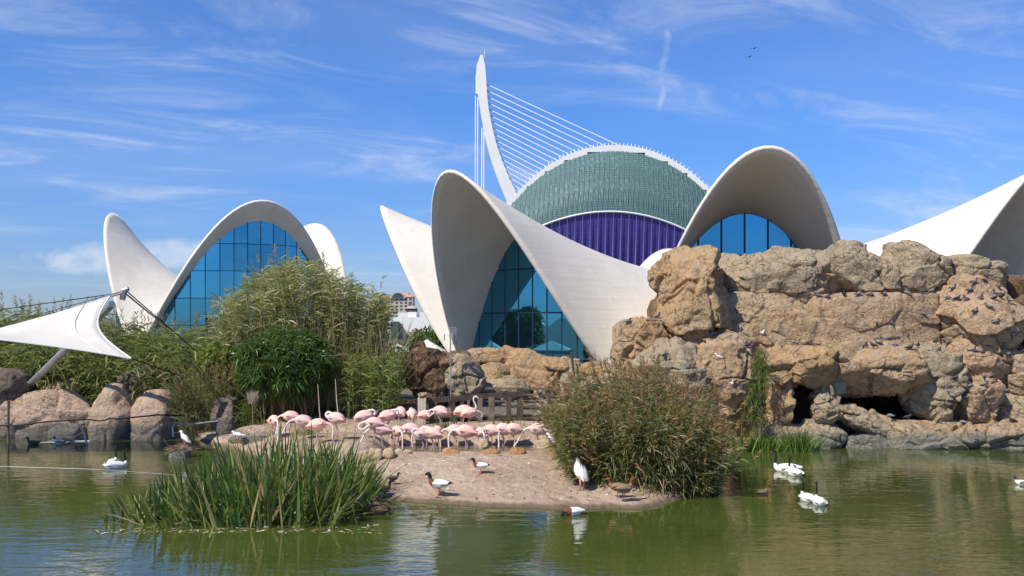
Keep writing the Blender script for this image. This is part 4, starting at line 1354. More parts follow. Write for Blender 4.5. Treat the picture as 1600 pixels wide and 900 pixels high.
dry = strips(np.stack([rs.uniform(2.9, 4.0, m), rs.uniform(20, 21.5, m), rs.uniform(0.5, 1.3, m)], 1),
             unit(np.stack([rs.uniform(0.4, 1.2, m), rs.normal(size=m) * 0.3, rs.uniform(0.4, 1.3, m)], 1)), rs.uniform(0.6, 1.3, m), 0.012, 0.1,
             palette(m, [STRAW, TAN], [1, 1], rs), rs=rs)
m = 2600
sk = strips(*(lambda a: (np.stack([2.65 + np.cos(a) * 1.6 * rs.uniform(.8, 1.05, m), 20.35 + np.sin(a) * 1.7 * rs.uniform(.8, 1.05, m), rs.uniform(0.1, 1.1, m)], 1),
                         unit(np.stack([np.cos(a), np.sin(a), rs.normal(size=m) * 0.6 + 0.1], 1) + rs.normal(size=(m, 3)) * 0.5), rs.uniform(0.15, 0.34, m), 0.022, 0.5,
                         palette(m, BG, [4, 3, 2, 1, 1], rs)))(rs.uniform(0, 2 * math.pi, m)), rs=rs)
plant("reed_bush", "big rounded reed bush with russet seed heads on the right side of the island", "bush", merge([L, dry, sk]), S, (2.9, 20.4, 0.0))

# hanging plant and grass tufts at the cliff foot
rs = np.random.default_rng(32)
def trailing(rs, px, y0, y1, d, n, wpx):
    a = W(px, y0, d); c = W(px, y1, d)
    m = n
    pz = rs.random(m)
    p = a + (c - a) * pz[:, None] + np.stack([rs.normal(size=m) * wpx / F * d * (0.5 + 0.5 * pz), rs.normal(size=m) * 0.10, 0 * pz], 1)
    return strips(p, unit(np.stack([rs.normal(size=m) * 0.6, rs.normal(size=m) * 0.5 - 0.3, rs.normal(size=m) * 0.4], 1)), rs.uniform(0.10, 0.24, m), 0.016, 0.9,
                  palette(m, [(0.10, 0.155, 0.035), (0.16, 0.21, 0.05), (0.06, 0.10, 0.025)], [3, 2, 2], rs), rs=rs)
st = tube_vf([W(1187, 712, 26.0), W(1188, 640, 26.1), W(1186, 560, 26.3)], [0.05, 0.045, 0.03], 6)
plant("willow_sapling", "slim trailing green sapling in front of the cliff's left cave", "tree",
      merge([trailing(rs, 1190, 545, 600, 26.1, 500, 9), trailing(rs, 1176, 600, 655, 26.0, 420, 8), trailing(rs, 1192, 580, 690, 26.1, 300, 6)]),
      (np.array(st[0]), np.array([f for f in st[1] if len(f) == 4]), np.tile([[0.22, 0.19, 0.13]], (len(st[0]), 1))), (6.7, 26, 0), lname="crown", sname="trunk")
for px, wd, ht, nn_, lab in ((1190, 26, 0.62, 260, "low green grass tuft under the trailing sapling"), (1247, 20, 0.85, 230, "upright green grass tuft against the grey cliff foot"),
                             (1160, 20, 0.9, 150, "dark grass tuft between the reed bush and the sapling")):
    d = 25.7
    c = W(px, 500, d)
    b = np.stack([c[0] + rs.normal(size=nn_) * wd / F * d * 0.55, d + rs.normal(size=nn_) * 0.15, np.full(nn_, -0.03)], 1)
    d0 = unit(np.stack([(b[:, 0] - c[0]) * 1.2 + rs.normal(size=nn_) * 0.15, rs.normal(size=nn_) * 0.2, np.ones(nn_)], 1))
    gl = strips(b, d0, rs.uniform(0.5, 1.0, nn_) * ht, 0.026, rs.uniform(0.0, 0.5, nn_), palette(nn_, [(0.10, 0.18, 0.03), (0.15, 0.23, 0.045), (0.06, 0.11, 0.02)], [3, 2, 2], rs), seg=4, profile=pr_i, rs=rs)
    plant("grass_tuft", lab, "grass", gl, None, (c[0], d, 0), "grass tufts at the cliff foot", lname="blades")
# grasses by the pool and on the bank
for px, py, d, nn_, ht, lab in ((700, 668, 26.2, 60, 0.55, "thin green grass tuft between the flamingo groups under the footbridge"),
                                (795, 655, 27.0, 50, 0.5, "thin green grass tuft at the footbridge's right post"),
                                (480, 690, 25.2, 160, 0.4, "dry straw-coloured grass among the left-hand flamingos"),
                                (870, 655, 26.5, 120, 0.9, "green grass tuft behind the reed bush at the railing's end")):
    c = W(px, 500, d)
    b = np.stack([c[0] + rs.normal(size=nn_) * 0.2, d + rs.normal(size=nn_) * 0.15, 0 * rs.random(nn_)], 1)
    b[:, 2] = ground_z(b[:, 0], b[:, 1])
    cols = [STRAW, TAN, G3] if "dry" in lab else [G2, G3, (0.08, 0.15, 0.03)]
    gl = strips(b, unit(np.stack([rs.normal(size=nn_) * 0.3, rs.normal(size=nn_) * 0.3, np.ones(nn_)], 1)), rs.uniform(0.4, 1.0, nn_) * ht, 0.018, rs.uniform(0, 0.4, nn_),
                palette(nn_, cols, [1, 1, 1], rs), seg=4, profile=pr_i, rs=rs)
    plant("grass_tuft", lab, "grass", gl, None, (c[0], d, gz(c[0], d)), "grass tufts around the pool", lname="blades")

# trees and hedges further off
def small_tree(c, r, trunk_h, label, seed, cols, nleaf=5200, group=None):
    rs = np.random.default_rng(seed)
    lv = []
    for k in range(14):
        a = unit(rs.normal(size=3))
        lv.append(blob_leaves(rs, np.array(c) + a * np.array(r) * 0.62, np.array(r) * 0.48, nleaf // 14, 0.34, 0.13, cols, [1] * len(cols), shell=0.15))
    g0 = gz(c[0], c[1])
    st = MB()
    st.add(tube_vf([(c[0], c[1], g0 - 0.1), (c[0] + 0.1, c[1], g0 + trunk_h * 0.6), (c[0], c[1], c[2])], [0.16, 0.12, 0.05], 7))
    for k in range(5):
        a = unit(rs.normal(size=3)) * np.array([1, 1, 0.4]) + np.array([0, 0, 0.4])
        st.add(tube_vf([(c[0] + 0.05, c[1], g0 + trunk_h * 0.7), np.array(c) + a * np.array(r) * 0.6], [0.07, 0.02], 5))
    root = thing("tree", label, "tree", (c[0], c[1], g0), group)
    v, q, cc = merge(lv)
    o = wobj("crown", v, q, MAT['leafd'], root, col=cc)
    st.build("trunk", surf("bark%d" % seed, (0.14, 0.10, 0.07), (0.09, 0.07, 0.05), rough=0.9), root)
    return root


small_tree((-29, 43.0, 2.9), (1.7, 1.7, 1.5), 2, "round dark tree reflected in the pavilion glass, left one", 301, DK)
small_tree((-32, 45.2, 3.0), (1.9, 1.9, 1.7), 2, "dark tree reflected in the pavilion glass, beside the round one", 302, DK)
small_tree((-34.5, 47.2, 3.0), (1.1, 1.1, 1.9), 2, "narrow dark tree reflected in the pavilion glass", 303, DK)
q = W(628, 575, 37)
small_tree((q[0], 37, 1.7), (1.0, 0.9, 0.75), 1, "bright green bush under the white parasols", 304, [(0.06, 0.12, 0.02), (0.11, 0.17, 0.04), (0.16, 0.2, 0.06)], nleaf=2600)
q = W(672, 540, 62)
small_tree((q[0], 62, 2.0), (1.6, 1.4, 1.0), 1, "low green bush at the foot of the pavilion fin", 305, [(0.07, 0.12, 0.03), (0.10, 0.15, 0.04)], nleaf=1800)

# ------------------------------------------------------------------ footbridge, steps, sail, net and other fittings
def rail_post(parent, px, y0, y1, d, w, m, name="post", depth=None):
    a, b = W(px, y1, d), W(px, y0, d)
    return wobj(name, *bar_vf(a, b, w, depth or w, up=(0, 1, 0)), m, parent)


fb = thing("footbridge", "weathered timber footbridge with sloping handrail behind the flamingos", "bridge", (-1.2, 28.2, 0.55))
wobj("handrail", *bar_vf(W(667, 626, 27.4), W(814, 615, 27.9), 0.12, 0.15), MAT['wood_dark'], fb)
wobj("handrail", *bar_vf(W(640, 606, 29.8), W(866, 607.5, 29.8), 0.09, 0.06), MAT['wood'], fb)
for px, w in ((675, .13), (708, .10), (722, .11), (750, .15), (768, .17), (795, .14)):
    t_ = (px - 667) / 147
    rail_post(fb, px, 626 - 11 * t_ + 2, 667 - 6 * t_, 27.4 + .5 * t_, w, MAT['wood'] if px in (750, 768) else MAT['wood_dark'])
rail_post(fb, 812.5, 606, 668, 27.95, 0.19, MAT['wood_dark'])
for px in (668, 683, 702, 732, 740, 797, 840, 862):
    rail_post(fb, px, 606, 660, 29.8, 0.08, MAT['wood'])
for y in (615, 626, 636):
    wobj("rail", *bar_vf(W(669, y, 29.85), W(866, y + 1.5, 29.85), 0.04, 0.05), MAT['wood'], fb)
wobj("kick_board", *bar_vf(W(752, 660.5, 27.6), W(812, 655.5, 27.9), 0.06, 0.11), MAT['wood'], fb)
wobj("kick_board", *bar_vf(W(668, 668, 27.35), W(752, 661.5, 27.55), 0.06, 0.11), MAT['wood_dark'], fb)
for y in (619, 628, 638, 650):
    wobj("rail", *bar_vf(W(815, y, 28.1), W(862, y + 1, 28.6), 0.05, 0.06), MAT['wood'], fb)
for y in (619, 631, 641):
    wobj("brace", *bar_vf(W(839, y, 28.2), W(854, y + 11, 28.3), 0.03, 0.04), MAT['white'], fb)
for k in range(26):     # deck planks
    a = W(660 + k * 8.2, 500, 28.6)
    wobj("plank", *box_vf((a[0], 27.7, 0.62 + 0.004 * (k % 3)), (a[0] + 0.15, 29.7, 0.67 + 0.004 * (k % 3))), MAT['wood_dark'], fb)
wobj("notice", *box_vf(W(682, 614.5, 29.6) + [0, -.01, 0], W(691.5, 607, 29.6) + [0, .01, 0]), MAT['white'], fb)
gp = thing("gate_post", "pale timber post of three boards at the left end of the footbridge", "post", W(659, 660, 27.2))
for k in range(3):
    x = 653.2 + 4.3 * k
    wobj("board", *box_vf(W(x, 668, 27.2) + [0, -.1, 0], W(x + 4.0, 621, 27.2) + [0, .1, 0]), MAT['wood_pale'], gp)
wobj("cap_stone", *rock_vf(W(660, 617, 27.2), (0.14, 0.14, 0.07), 401, n=8, rough=0.01, crack=0, facet=.1), ROCKP, gp, smooth=True)
stp = thing("steps", "reddish timber steps climbing at the left end of the footbridge", "steps", W(635, 650, 28.5))
for k in range(6):
    a, b = W(612, 655 - 6 * k, 28.0 + 0.28 * k), W(653, 651 - 6 * k, 28.0 + 0.28 * k)
    wobj("step", *box_vf((a[0], a[1], a[2] - 0.10), (b[0], b[1] + 0.3, a[2])), surf("step_wood", (0.22, 0.12, 0.08), (0.16, 0.09, 0.06), rough=0.8) if k == 0 else bpy.data.materials["step_wood"], stp)

# tensile sail
sail = thing("shade_sail", "white tensile membrane sail on a leaning mast at the left edge", "canopy", (-14.5, 28.8, 0.9))
T, Bc, Cc, Dd = W(172, 463, 25.7), W(205, 560, 24.3), W(-230, 500, 23.1), W(-185, 566, 25.7)
nn = 28
s = np.linspace(0, 1, nn)
Sg, Tg = np.meshgrid(s, s, indexing='ij')
ctr = (T + Bc + Cc + Dd) / 4
def cpull(u, v):      # edges scallop inwards
    uu = u + 0.10 * (0.5 - u) * 2 * 4 * v * (1 - v) * 0.55
    vv = v + 0.16 * (0.5 - v) * 2 * 4 * u * (1 - u) * 0.55
    return uu, vv
U, V_ = cpull(Sg, Tg)
Ps = ((1 - U) * (1 - V_))[..., None] * T + (U * (1 - V_))[..., None] * Bc + (U * V_)[..., None] * Cc + ((1 - U) * V_)[..., None] * Dd
i = np.arange(nn * nn).reshape(nn, nn)
fq = np.stack([i[:-1, :-1], i[:-1, 1:], i[1:, 1:], i[1:, :-1]], -1).reshape(-1, 4)
o = wobj("membrane", Ps.reshape(-1, 3), fq, MAT['membrane'], sail, smooth=True)
o.modifiers.new("thickness", 'SOLIDIFY').thickness = 0.015
for nm, ed in (("seam", Ps[:, 0]), ("seam", Ps[0, :]), ("seam", Ps[-1, :])):
    wobj("edge_cable", *tube_vf(ed, 0.022, 5), MAT['white'], sail)
wobj("seam", *tube_vf(Ps[:, 3] + [0, -0.012, 0.01], 0.008, 4), MAT['metal'], sail)
tp = W(194, 457, 25.9)
base = W(30, 617, 29.8)
base2 = base + (base - tp) * 0.2
wobj("mast", *tube_vf([base2, tp + (base - tp) * 0.1], 0.105, 10), MAT['metal'], sail)
wobj("mast_head", *tube_vf([tp + [-.05, 0, -.2], tp + [0, 0, .06], tp + [0.12, 0, .1]], [0.08, 0.10, 0.06], 8), MAT['metal'], sail)
for a in (-0.10, 0.0, 0.10):
    wobj("turnbuckle", *tube_vf([T + [a - .05, 0, 0.0], tp + [a * .5, 0, a * .3]], 0.03, 6), MAT['metal'], sail)
for a, b, r in ((tp, W(-30, 488, 30.5), 0.014), (tp + [0, 0, .05], W(30, 500, 31.5), 0.010), (tp, W(262, 512, 30.2), 0.024), (tp + [.05, 0, .05], W(320, 560, 31.2), 0.016),
                (Bc, W(283, 588, 28.6), 0.016), (Bc, W(288, 590, 28.7), 0.01), (W(20, 556, 28.5), W(90, 528, 29.5), 0.01)):
    wobj("cable", *tube_vf([a, b], r, 5), MAT['rope'] if r < .02 else MAT['metal'], sail)

# net along the left bank
net = thing("net_fence", "dark netting strung on posts in the water before the left bank boulders", "net", (-12.5, 27.3, 0))
mn, t, out = new_mat("netting")
bd = nd(t, 'ShaderNodeBsdfPrincipled', {'Base Color': (0.17, 0.17, 0.17, 1), 'Roughness': 0.8})
tr = nd(t, 'ShaderNodeBsdfTransparent')
mx = nd(t, 'ShaderNodeMixShader', {0: 0.13, 1: tr.outputs[0], 2: bd.outputs[0]})
t.links.new(mx.outputs[0], out.inputs[0])
pxs = np.array([-120, 0, 13, 70, 138, 160, 200, 250, 288])
top = np.interp(np.linspace(-120, 288, 60), pxs, [632, 634, 633, 640, 643, 638, 642, 648, 653])
xs_ = np.linspace(-120, 288, 60)
up_ = np.array([W(x, y, 27.3) for x, y in zip(xs_, top)])
lo_ = up_.copy()
lo_[:, 2] = -0.2
lo_[:, 1] += 0.06 * np.sin(xs_ * 0.2)
wobj("netting", np.concatenate([up_, lo_]), [(k, k + 1, 61 + k, 60 + k) for k in range(59)], mn, net)
rp = np.interp(xs_, [-120, 0, 30, 70, 138, 150, 160, 168, 174, 182, 200, 250, 288], [664, 665, 665, 659, 655, 657, 658, 655, 652, 655, 653, 648, 650])
wobj("float_rope", *tube_vf(np.array([W(x, y, 27.25) for x, y in zip(xs_, rp)]), 0.022, 5), MAT['rope'], net)
wobj("top_line", *tube_vf(up_, 0.006, 4), MAT['metal'], net)
for px in (13, -95):
    wobj("post", *tube_vf([W(px, 740, 27.3), W(px, 626, 27.3)], 0.035, 7), MAT['rust'], net)
rt = random.Random(2)
dw = thing("driftwood", "bare forked branch sticking up before the netting", "branch", W(118, 690, 27.0))
wobj("branch", *tube_vf([W(136, 694, 27.0), W(130, 675, 27.0), W(121, 662, 27.0), W(115, 648, 27.0)], [.03, .028, .022, .012], 5), MAT['wood_pale'], dw)
wobj("twig", *tube_vf([W(117, 652, 27.0), W(111, 648, 27.0)], [.018, .008], 5), MAT['wood_pale'], dw)
d = dplane(692)
o = wobj("floating_pipe", *tube_vf([W(43, 694.5, d), W(90, 692, d + .2), W(140, 690, d + .4)], 0.045, 8), surf("pale_pipe", (0.45, 0.52, 0.62), (0.38, 0.45, 0.55), rough=0.4))
tag(o, "pale blue-grey pipe floating on the water at left", "pipe")
o = wobj("hose", *tube_vf([W(271, 683, 26.9), W(270, 668, 27), W(274, 661, 27), W(300, 663, 27), W(340, 658, 27.2)], 0.025, 6), MAT['metal'])
tag(o, "grey hose bent over the water below the pampas grass", "hose")
o = wobj("guide_line", *tube_vf([(-13, 22.8, 0.05), (-9.6, 22.3, 0.03), (-6.9, 21.2, 0.04), (-5.6, 20.0, 0.2)], 0.0045, 4), MAT['metal'])
tag(o, "thin pale line stretched over the water to the iris clump", "line")
d = dplane(716)
nest = thing("nest_block", "square stone block with a twig nest in the water behind the iris clump", "nest", W(277, 716, d))
c = W(277, 711, d)
wobj("block", *rock_vf(c + [0, 0.2, -0.05], (0.24, 0.22, 0.16), 411, n=10, p=5, planes=3, rough=0.015, crack=0, facet=.1), ROCKG, nest, smooth=True)
rs = np.random.default_rng(44)
m = 240
v, q, cc = strips(c + np.stack([rs.normal(size=m) * .13, .2 + rs.normal(size=m) * .1, .12 + rs.random(m) * .08], 1), unit(rs.normal(size=(m, 3)) * [1, 1, .25]), rs.uniform(.15, .4, m), .012, .05,
                  palette(m, [(.3, .2, .12), (.2, .14, .08), (.38, .3, .2)], [1, 1, 1], rs), rs=rs)
o = wobj("nest_twigs", v, q, MAT['stem'], nest, col=cc)
o["kind"] = "stuff"

# antenna, posts, parasols behind
an = thing("antenna", "flat grid antenna on a thin pole before the pavilion's shaded shell", "antenna", W(704.5, 610, 31))
wobj("pole", *tube_vf([W(704.5, 620, 29.2), W(703.5, 512, 29.2)], 0.022, 6), MAT['metal'], an)
for y in np.linspace(512, 521, 5):
    wobj("rod", *tube_vf([W(703, y, 29.2), W(713.5, y, 29.2)], 0.008, 4), MAT['metal'], an)
for y in (528, 533, 537):
    wobj("rod", *tube_vf([W(704, y, 29.2), W(713, y, 29.2)], 0.006, 4), MAT['metal'], an)
for px in (708, 713):
    wobj("upright", *tube_vf([W(px, 511, 29.2), W(px, 539, 29.2)], 0.008, 4), MAT['metal'], an)
wobj("dipole", *tube_vf([W(695, 522, 29.0), W(694, 527, 29.0), W(695, 532, 29.0)], 0.018, 5), MAT['metal'], an)
wobj("feed_box", *box_vf(W(702, 528, 29.1) + [0, -.05, 0], W(708, 521.5, 29.1) + [0, .05, 0]), MAT['metal'], an)
o = wobj("timber_post", *tube_vf([W(899, 625, 30.6), W(896, 580, 30.6), W(892.5, 549, 30.6), W(892, 546, 30.6)], [0.045, 0.04, 0.035, 0.055], 7), MAT['wood_dark'])
tag(o, "thin leaning brown post in front of the rock wall right of the footbridge", "post")
o = wobj("cane_stalk", *tube_vf([W(502, 672, 26.5), W(499, 640, 26.5), W(496.5, 600, 26.5)], [0.018, 0.015, 0.008], 5), MAT['wood_pale'])
tag(o, "leaning dry cane stalk standing among the left-hand flamingos", "cane")
o = wobj("cane_stalk", *tube_vf([W(529, 655, 26.2), W(526, 625, 26.2), W(524, 592, 26.2)], [0.018, 0.015, 0.008], 5), MAT['wood_pale'])
tag(o, "upright dry cane stalk left of the fresh green canes", "cane")


def parasol(px0, px1, yt, yb, d, label):
    a, b = W(px0, yb, d), W(px1, yb, d)
    c, r = (a + b) / 2, (b[0] - a[0]) / 2
    top = CZ + (HY - yt) / F * d
    root = thing("parasol", label, "parasol", (c[0], d, 0.9), "white parasols")
    v = [(c[0] + r * sx, d + r * sy, c[2]) for sx, sy in ((-1, -1), (1, -1), (1, 1), (-1, 1))]
    tv = (c[0], d, top)
    for k in range(4):
        wobj("canopy_panel", [v[k], v[(k + 1) % 4], tv], [(0, 1, 2)], MAT['membrane'], root)
    val = MB()
    for k in range(4):
        p, q = np.array(v[k]), np.array(v[(k + 1) % 4])
        val.add(([p, q, q - [0, 0, .16], p - [0, 0, .16]], [(3, 2, 1, 0)]))
    val.build("valance", MAT['membrane'], root)
    wobj("pole", *tube_vf([(c[0], d, 0.85), (c[0], d, top)], 0.04, 6), MAT['metal'], root)


parasol(585, 655, 536, 555, 39.5, "white square parasol beside the brown rock, the nearer one")
parasol(640, 694, 530, 548, 42.5, "white square parasol behind, partly hidden by the brown rock")

# scum and dead leaves floating round the iris clump
rs = np.random.default_rng(71)
m = 150
c_ = np.stack([rs.uniform(-7.0, -2.2, m), 16.0 + np.abs(rs.normal(size=m)) * 0.35 - 0.25, np.full(m, 0.006)], 1)
a_ = rs.random(m) * 2 * math.pi
v, q, cc = strips(c_, np.stack([np.cos(a_), np.sin(a_), 0 * a_], 1), rs.uniform(0.04, 0.16, m), rs.uniform(0.015, 0.05, m), 0.0,
                  palette(m, [(0.55, 0.50, 0.38), (0.30, 0.22, 0.11), (0.20, 0.22, 0.07)], [2, 2, 1], rs), rs=rs, side=np.stack([-np.sin(a_), np.cos(a_), 0 * a_], 1), profile=(0.3, 1, 0.9, 0.2))
o = wobj("floating_litter", v, q, MAT['stem'], None, col=cc)
tag(o, "bits of dead leaf and scum floating before the iris clump", None, kind="stuff")

# droppings, feathers and grit on the island
rs = np.random.default_rng(72)
m = 420
x_ = rs.uniform(-3.2, 2.6, m); y_ = 18.2 + rs.random(m) ** 1.3 * 3.6
c_ = np.stack([x_, y_, ground_z(x_, y_) + 0.006], 1)
c_ = c_[(c_[:, 2] > 0.05)]
m = len(c_)
a_ = rs.random(m) * 2 * math.pi
v, q, cc = strips(c_, unit(np.stack([np.cos(a_), np.sin(a_), 0.12 + 0.1 * rs.random(m)], 1)), rs.uniform(0.02, 0.085, m), rs.uniform(0.010, 0.03, m), 0.0,
                  palette(m, [(0.75, 0.72, 0.66), (0.20, 0.14, 0.09), (0.78, 0.55, 0.48), (0.12, 0.09, 0.06)], [2, 2, 1, 2], rs), rs=rs, profile=(0.3, 1, 0.9, 0.2))
o = wobj("island_litter", v, q, MAT['stem'], None, col=cc)
tag(o, "feathers, droppings and grit scattered over the sandy island", None, kind="stuff")

# ------------------------------------------------------------------ birds
def loft(path, ry, rz, mats, sides=10):
    """body swept along a spine in the XZ plane (bird faces +X); ry, rz half width and half height"""
    P = np.array([(p[0], p[2] if len(p) > 2 else 0.0, p[1]) for p in path], float)
    n = len(P)
    T = np.gradient(P, axis=0)
    T /= np.linalg.norm(T, axis=1)[:, None] + 1e-9
    v, f, mi = [], [], []
    for i in range(n):
        side = np.array([0, 1.0, 0])
        nrm = np.cross(T[i], side)
        nrm /= np.linalg.norm(nrm) + 1e-9
        for k in range(sides):
            a = 2 * math.pi * k / sides
            v.append(P[i] + side * ry[i] * math.cos(a) + nrm * rz[i] * math.sin(a))
    for i in range(n - 1):
        for k in range(sides):
            a, b = i * sides + k, i * sides + (k + 1) % sides
            f.append((a, b, b + sides, a + sides))
            mi.append(mats[i])
    f.append(tuple(range(sides - 1, -1, -1))); mi.append(mats[0])
    f.append(tuple((n - 1) * sides + k for k in range(sides))); mi.append(mats[-1])
    return v, f, mi


def refine(path, vals, k=3):
    """smooth the spine with Catmull-Rom points"""
    P = np.array([list(p) + [0.0] * (3 - len(p)) for p in path], float)
    A = np.concatenate([P, np.array(vals, float)], 1)
    out = []
    n = len(A)
    for i in range(n - 1):
        p0, p1, p2, p3 = A[max(i - 1, 0)], A[i], A[i + 1], A[min(i + 2, n - 1)]
        for j in range(k):
            t = j / k
            out.append(0.5 * ((2 * p1) + (-p0 + p2) * t + (2 * p0 - 5 * p1 + 4 * p2 - p3) * t * t + (-p0 + 3 * p1 - 3 * p2 + p3) * t ** 3))
    out.append(A[-1])
    out = np.array(out)
    out[:, 3:5] = np.maximum(out[:, 3:5], 0.0015)
    return out


class Bird:
    def __init__(s): s.v, s.f, s.mi = [], [], []
    def add(s, v, f, mi):
        o = len(s.v)
        s.v += [tuple(p) for p in v]
        s.f += [tuple(i + o for i in q) for q in f]
        s.mi += list(mi) if hasattr(mi, '__len__') else [mi] * len(f)
    def spine(s, pts, k=3, sides=10):
        """pts: (x, z, ry, rz, material[, y])"""
        A = refine([(p[0], p[1], p[5] if len(p) > 5 else 0.0) for p in pts], [(p[2], p[3]) for p in pts], k)
        mats = [p[4] for p in pts[:-1] for _ in range(k)]
        s.add(*loft(A[:, :3], A[:, 3], A[:, 4], mats, sides))
    def leg(s, pts, r, m, foot=0.05):
        for p in (pts,):
            v, f = tube_vf(p, r, 5)
            s.add(v, f, m)
        e = np.array(pts[-1])
        s.add([e + [-.008, 0, .012], e + [foot, -foot * .55, .003], e + [foot * 1.15, 0, .004], e + [foot, foot * .55, .003], e + [foot * .4, 0, .012]],
              [(0, 1, 4), (1, 2, 4), (2, 3, 4), (3, 0, 4)], m)
    def mesh(s, name, mats): return mesh(name, s.v, s.f, mats, smooth=True, mi=s.mi)


def wing_mesh(name, L, H, T, mats, side, tipm=1, droop=-0.25, n=9, tipf=0.68):
    """folded wing: a cupped teardrop lying on the flank, feather tips in the second material"""
    v, f, mi = [], [], []
    m = 7
    for i in range(n):
        t = i / (n - 1)
        x = L * (0.45 - t)
        hh = H * (math.sin(math.pi * min(1, t * 0.9 + 0.10)) ** 0.7) * (1 - 0.35 * t) + 0.002
        for k in range(m):
            a = -1 + 2 * k / (m - 1)
            bulge = T * (1 - a * a) * (1 - 0.7 * t) + 0.002
            v.append((x, side * bulge, a * hh + droop * L * (t - 0.45) * 0.35))
    for i in range(n - 1):
        for k in range(m - 1):
            a = i * m + k
            q = (a, a + 1, a + m + 1, a + m)
            f.append(q if side < 0 else q[::-1])
            mi.append(tipm if (i > n * tipf or (k == 0 and i > 2)) else 0)
    return mesh(name, v, f, mats, smooth=True, mi=mi)


def feather(name, c, rand=0.25, c2=None):
    return surf(name, c, c2 or tuple(x * 0.82 for x in c), rough=0.75, scale=26, bump=0.25, bscale=60, rand=rand)


PINK = feather("pale_pink_feathers", (0.83, 0.56, 0.49), 0.40, (0.79, 0.43, 0.37))
PALE = feather("whitish_pink_feathers", (0.85, 0.71, 0.66), 0.12)
CORAL = feather("coral_feathers", (0.74, 0.22, 0.16), 0.3)
FLEG = feather("flamingo_leg", (0.55, 0.42, 0.38), 0.2)
BLK = feather("black_feathers", (0.014, 0.014, 0.017), 0.0)
WHT = feather("white_feathers", (0.84, 0.83, 0.80), 0.06)
RUF = feather("chestnut_feathers", (0.20, 0.06, 0.025), 0.1)
RED = feather("red_bill", (0.60, 0.06, 0.03), 0.0)
BRN = feather("brown_feathers", (0.10, 0.07, 0.045), 0.3)
TANF = feather("tan_feathers", (0.27, 0.19, 0.115), 0.2)
GRY = feather("slate_feathers", (0.26, 0.26, 0.27), 0.7, (0.14, 0.14, 0.15))
DGR = feather("dark_slate_feathers", (0.055, 0.056, 0.062), 0.3)
LEGR = feather("pink_leg", (0.65, 0.25, 0.20), 0.0)
FM = [PINK, PALE, CORAL, FLEG, BLK]


def flamingo_mesh(pose, seed):
    r = random.Random(seed)
    b = Bird()
    body = [(-.28, .49, .010, .008, 2), (-.24, .515, .04, .03, 0), (-.18, .555, .10, .11, 0), (-.09, .60, .142, .165, 0), (.02, .625, .152, .18, 0), (.12, .635, .128, .155, 0), (.19, .645, .08, .10, 0), (.24, .65, .042, .048, 1)]
    j = lambda: r.uniform(-.012, .012)
    if pose == 'feed':
        neck = [(.32, .635 + j(), .027, .029, 1), (.385, .56, .024, .025, 1), (.41, .44, .022, .023, 1), (.40 + j(), .31, .021, .022, 1), (.405, .19, .021, .022, 1), (.41, .11, .026, .030, 1), (.395, .065, .025, .030, 1), (.365, .035, .018, .022, 4), (.33, .03, .012, .014, 4), (.315, .045, .004, .005, 4)]
    elif pose == 'reach':
        neck = [(.33, .62, .027, .029, 1), (.42, .54, .024, .025, 1), (.47, .42, .022, .023, 1), (.53 + j(), .30, .021, .022, 1), (.59, .19, .021, .022, 1), (.62, .12, .026, .030, 1), (.615, .075, .025, .030, 1), (.59, .04, .018, .022, 4), (.555, .03, .012, .014, 4), (.54, .045, .004, .005, 4)]
    elif pose == 'up':
        neck = [(.31, .665, .027, .029, 1), (.345, .73, .024, .025, 1), (.325, .82, .022, .023, 1), (.285, .90, .021, .021, 1), (.275, .98, .021, .021, 1), (.305, 1.035, .025, .026, 1), (.345, 1.04, .027, .028, 1), (.38, 1.02, .019, .022, 1), (.405, .985, .014, .017, 4), (.405, .955, .004, .006, 4)]
    elif pose == 'tuck':
        neck = [(.275, .68, .034, .036, 1), (.275, .745, .032, .034, 1), (.225, .79, .029, .031, 1), (.165, .785, .028, .03, 1, .03), (.11, .765, .032, .034, 1, .05), (.06, .752, .028, .03, 1, .06), (.01, .745, .018, .02, 4, .06), (-.03, .735, .006, .006, 4, .06)]
    elif pose == 'preen':
        neck = [(.33, .63, .028, .030, 1), (.405, .57, .025, .026, 1), (.41, .48, .023, .024, 1, .02), (.34, .44, .022, .023, 1, .06), (.26, .47, .022, .023, 1, .11), (.20, .52, .027, .030, 1, .14), (.16, .55, .022, .026, 1, .15), (.12, .57, .015, .018, 4, .145), (.09, .575, .005, .005, 4, .14)]
    else:  # low
        neck = [(.33, .65, .027, .029, 1), (.40, .70, .024, .025, 1), (.44, .77, .022, .023, 1), (.42, .84, .021, .022, 1), (.44, .885, .025, .027, 1), (.485, .885, .025, .028, 1), (.52, .86, .017, .02, 1), (.54, .825, .012, .014, 4), (.54, .80, .004, .005, 4)]
    b.spine(body + neck, 3, 10)
    for sy in (-1, 1):
        kx = r.uniform(-.06, .0)
        sx = r.uniform(-.05, .06)
        b.leg([(.02, sy * .05, .56), (.03, sy * .05, .44), (kx, sy * .048, .30), (sx * .6, sy * .05, .14), (sx, sy * .05, 0.0)], [.026, .014, .0155, .0105, .010], 3, 0.06)
    return b.mesh("body", FM)


POSES = ['feed', 'reach', 'up', 'tuck', 'preen', 'low']
FLM = {(p, k): flamingo_mesh(p, hash((i, k)) % 999) for i, p in enumerate(POSES) for k in (0, 1)}
FWL = {s_: wing_mesh("wing", 0.44, 0.098, 0.056, [PINK, CORAL], s_, tipf=0.8) for s_ in (-1, 1)}


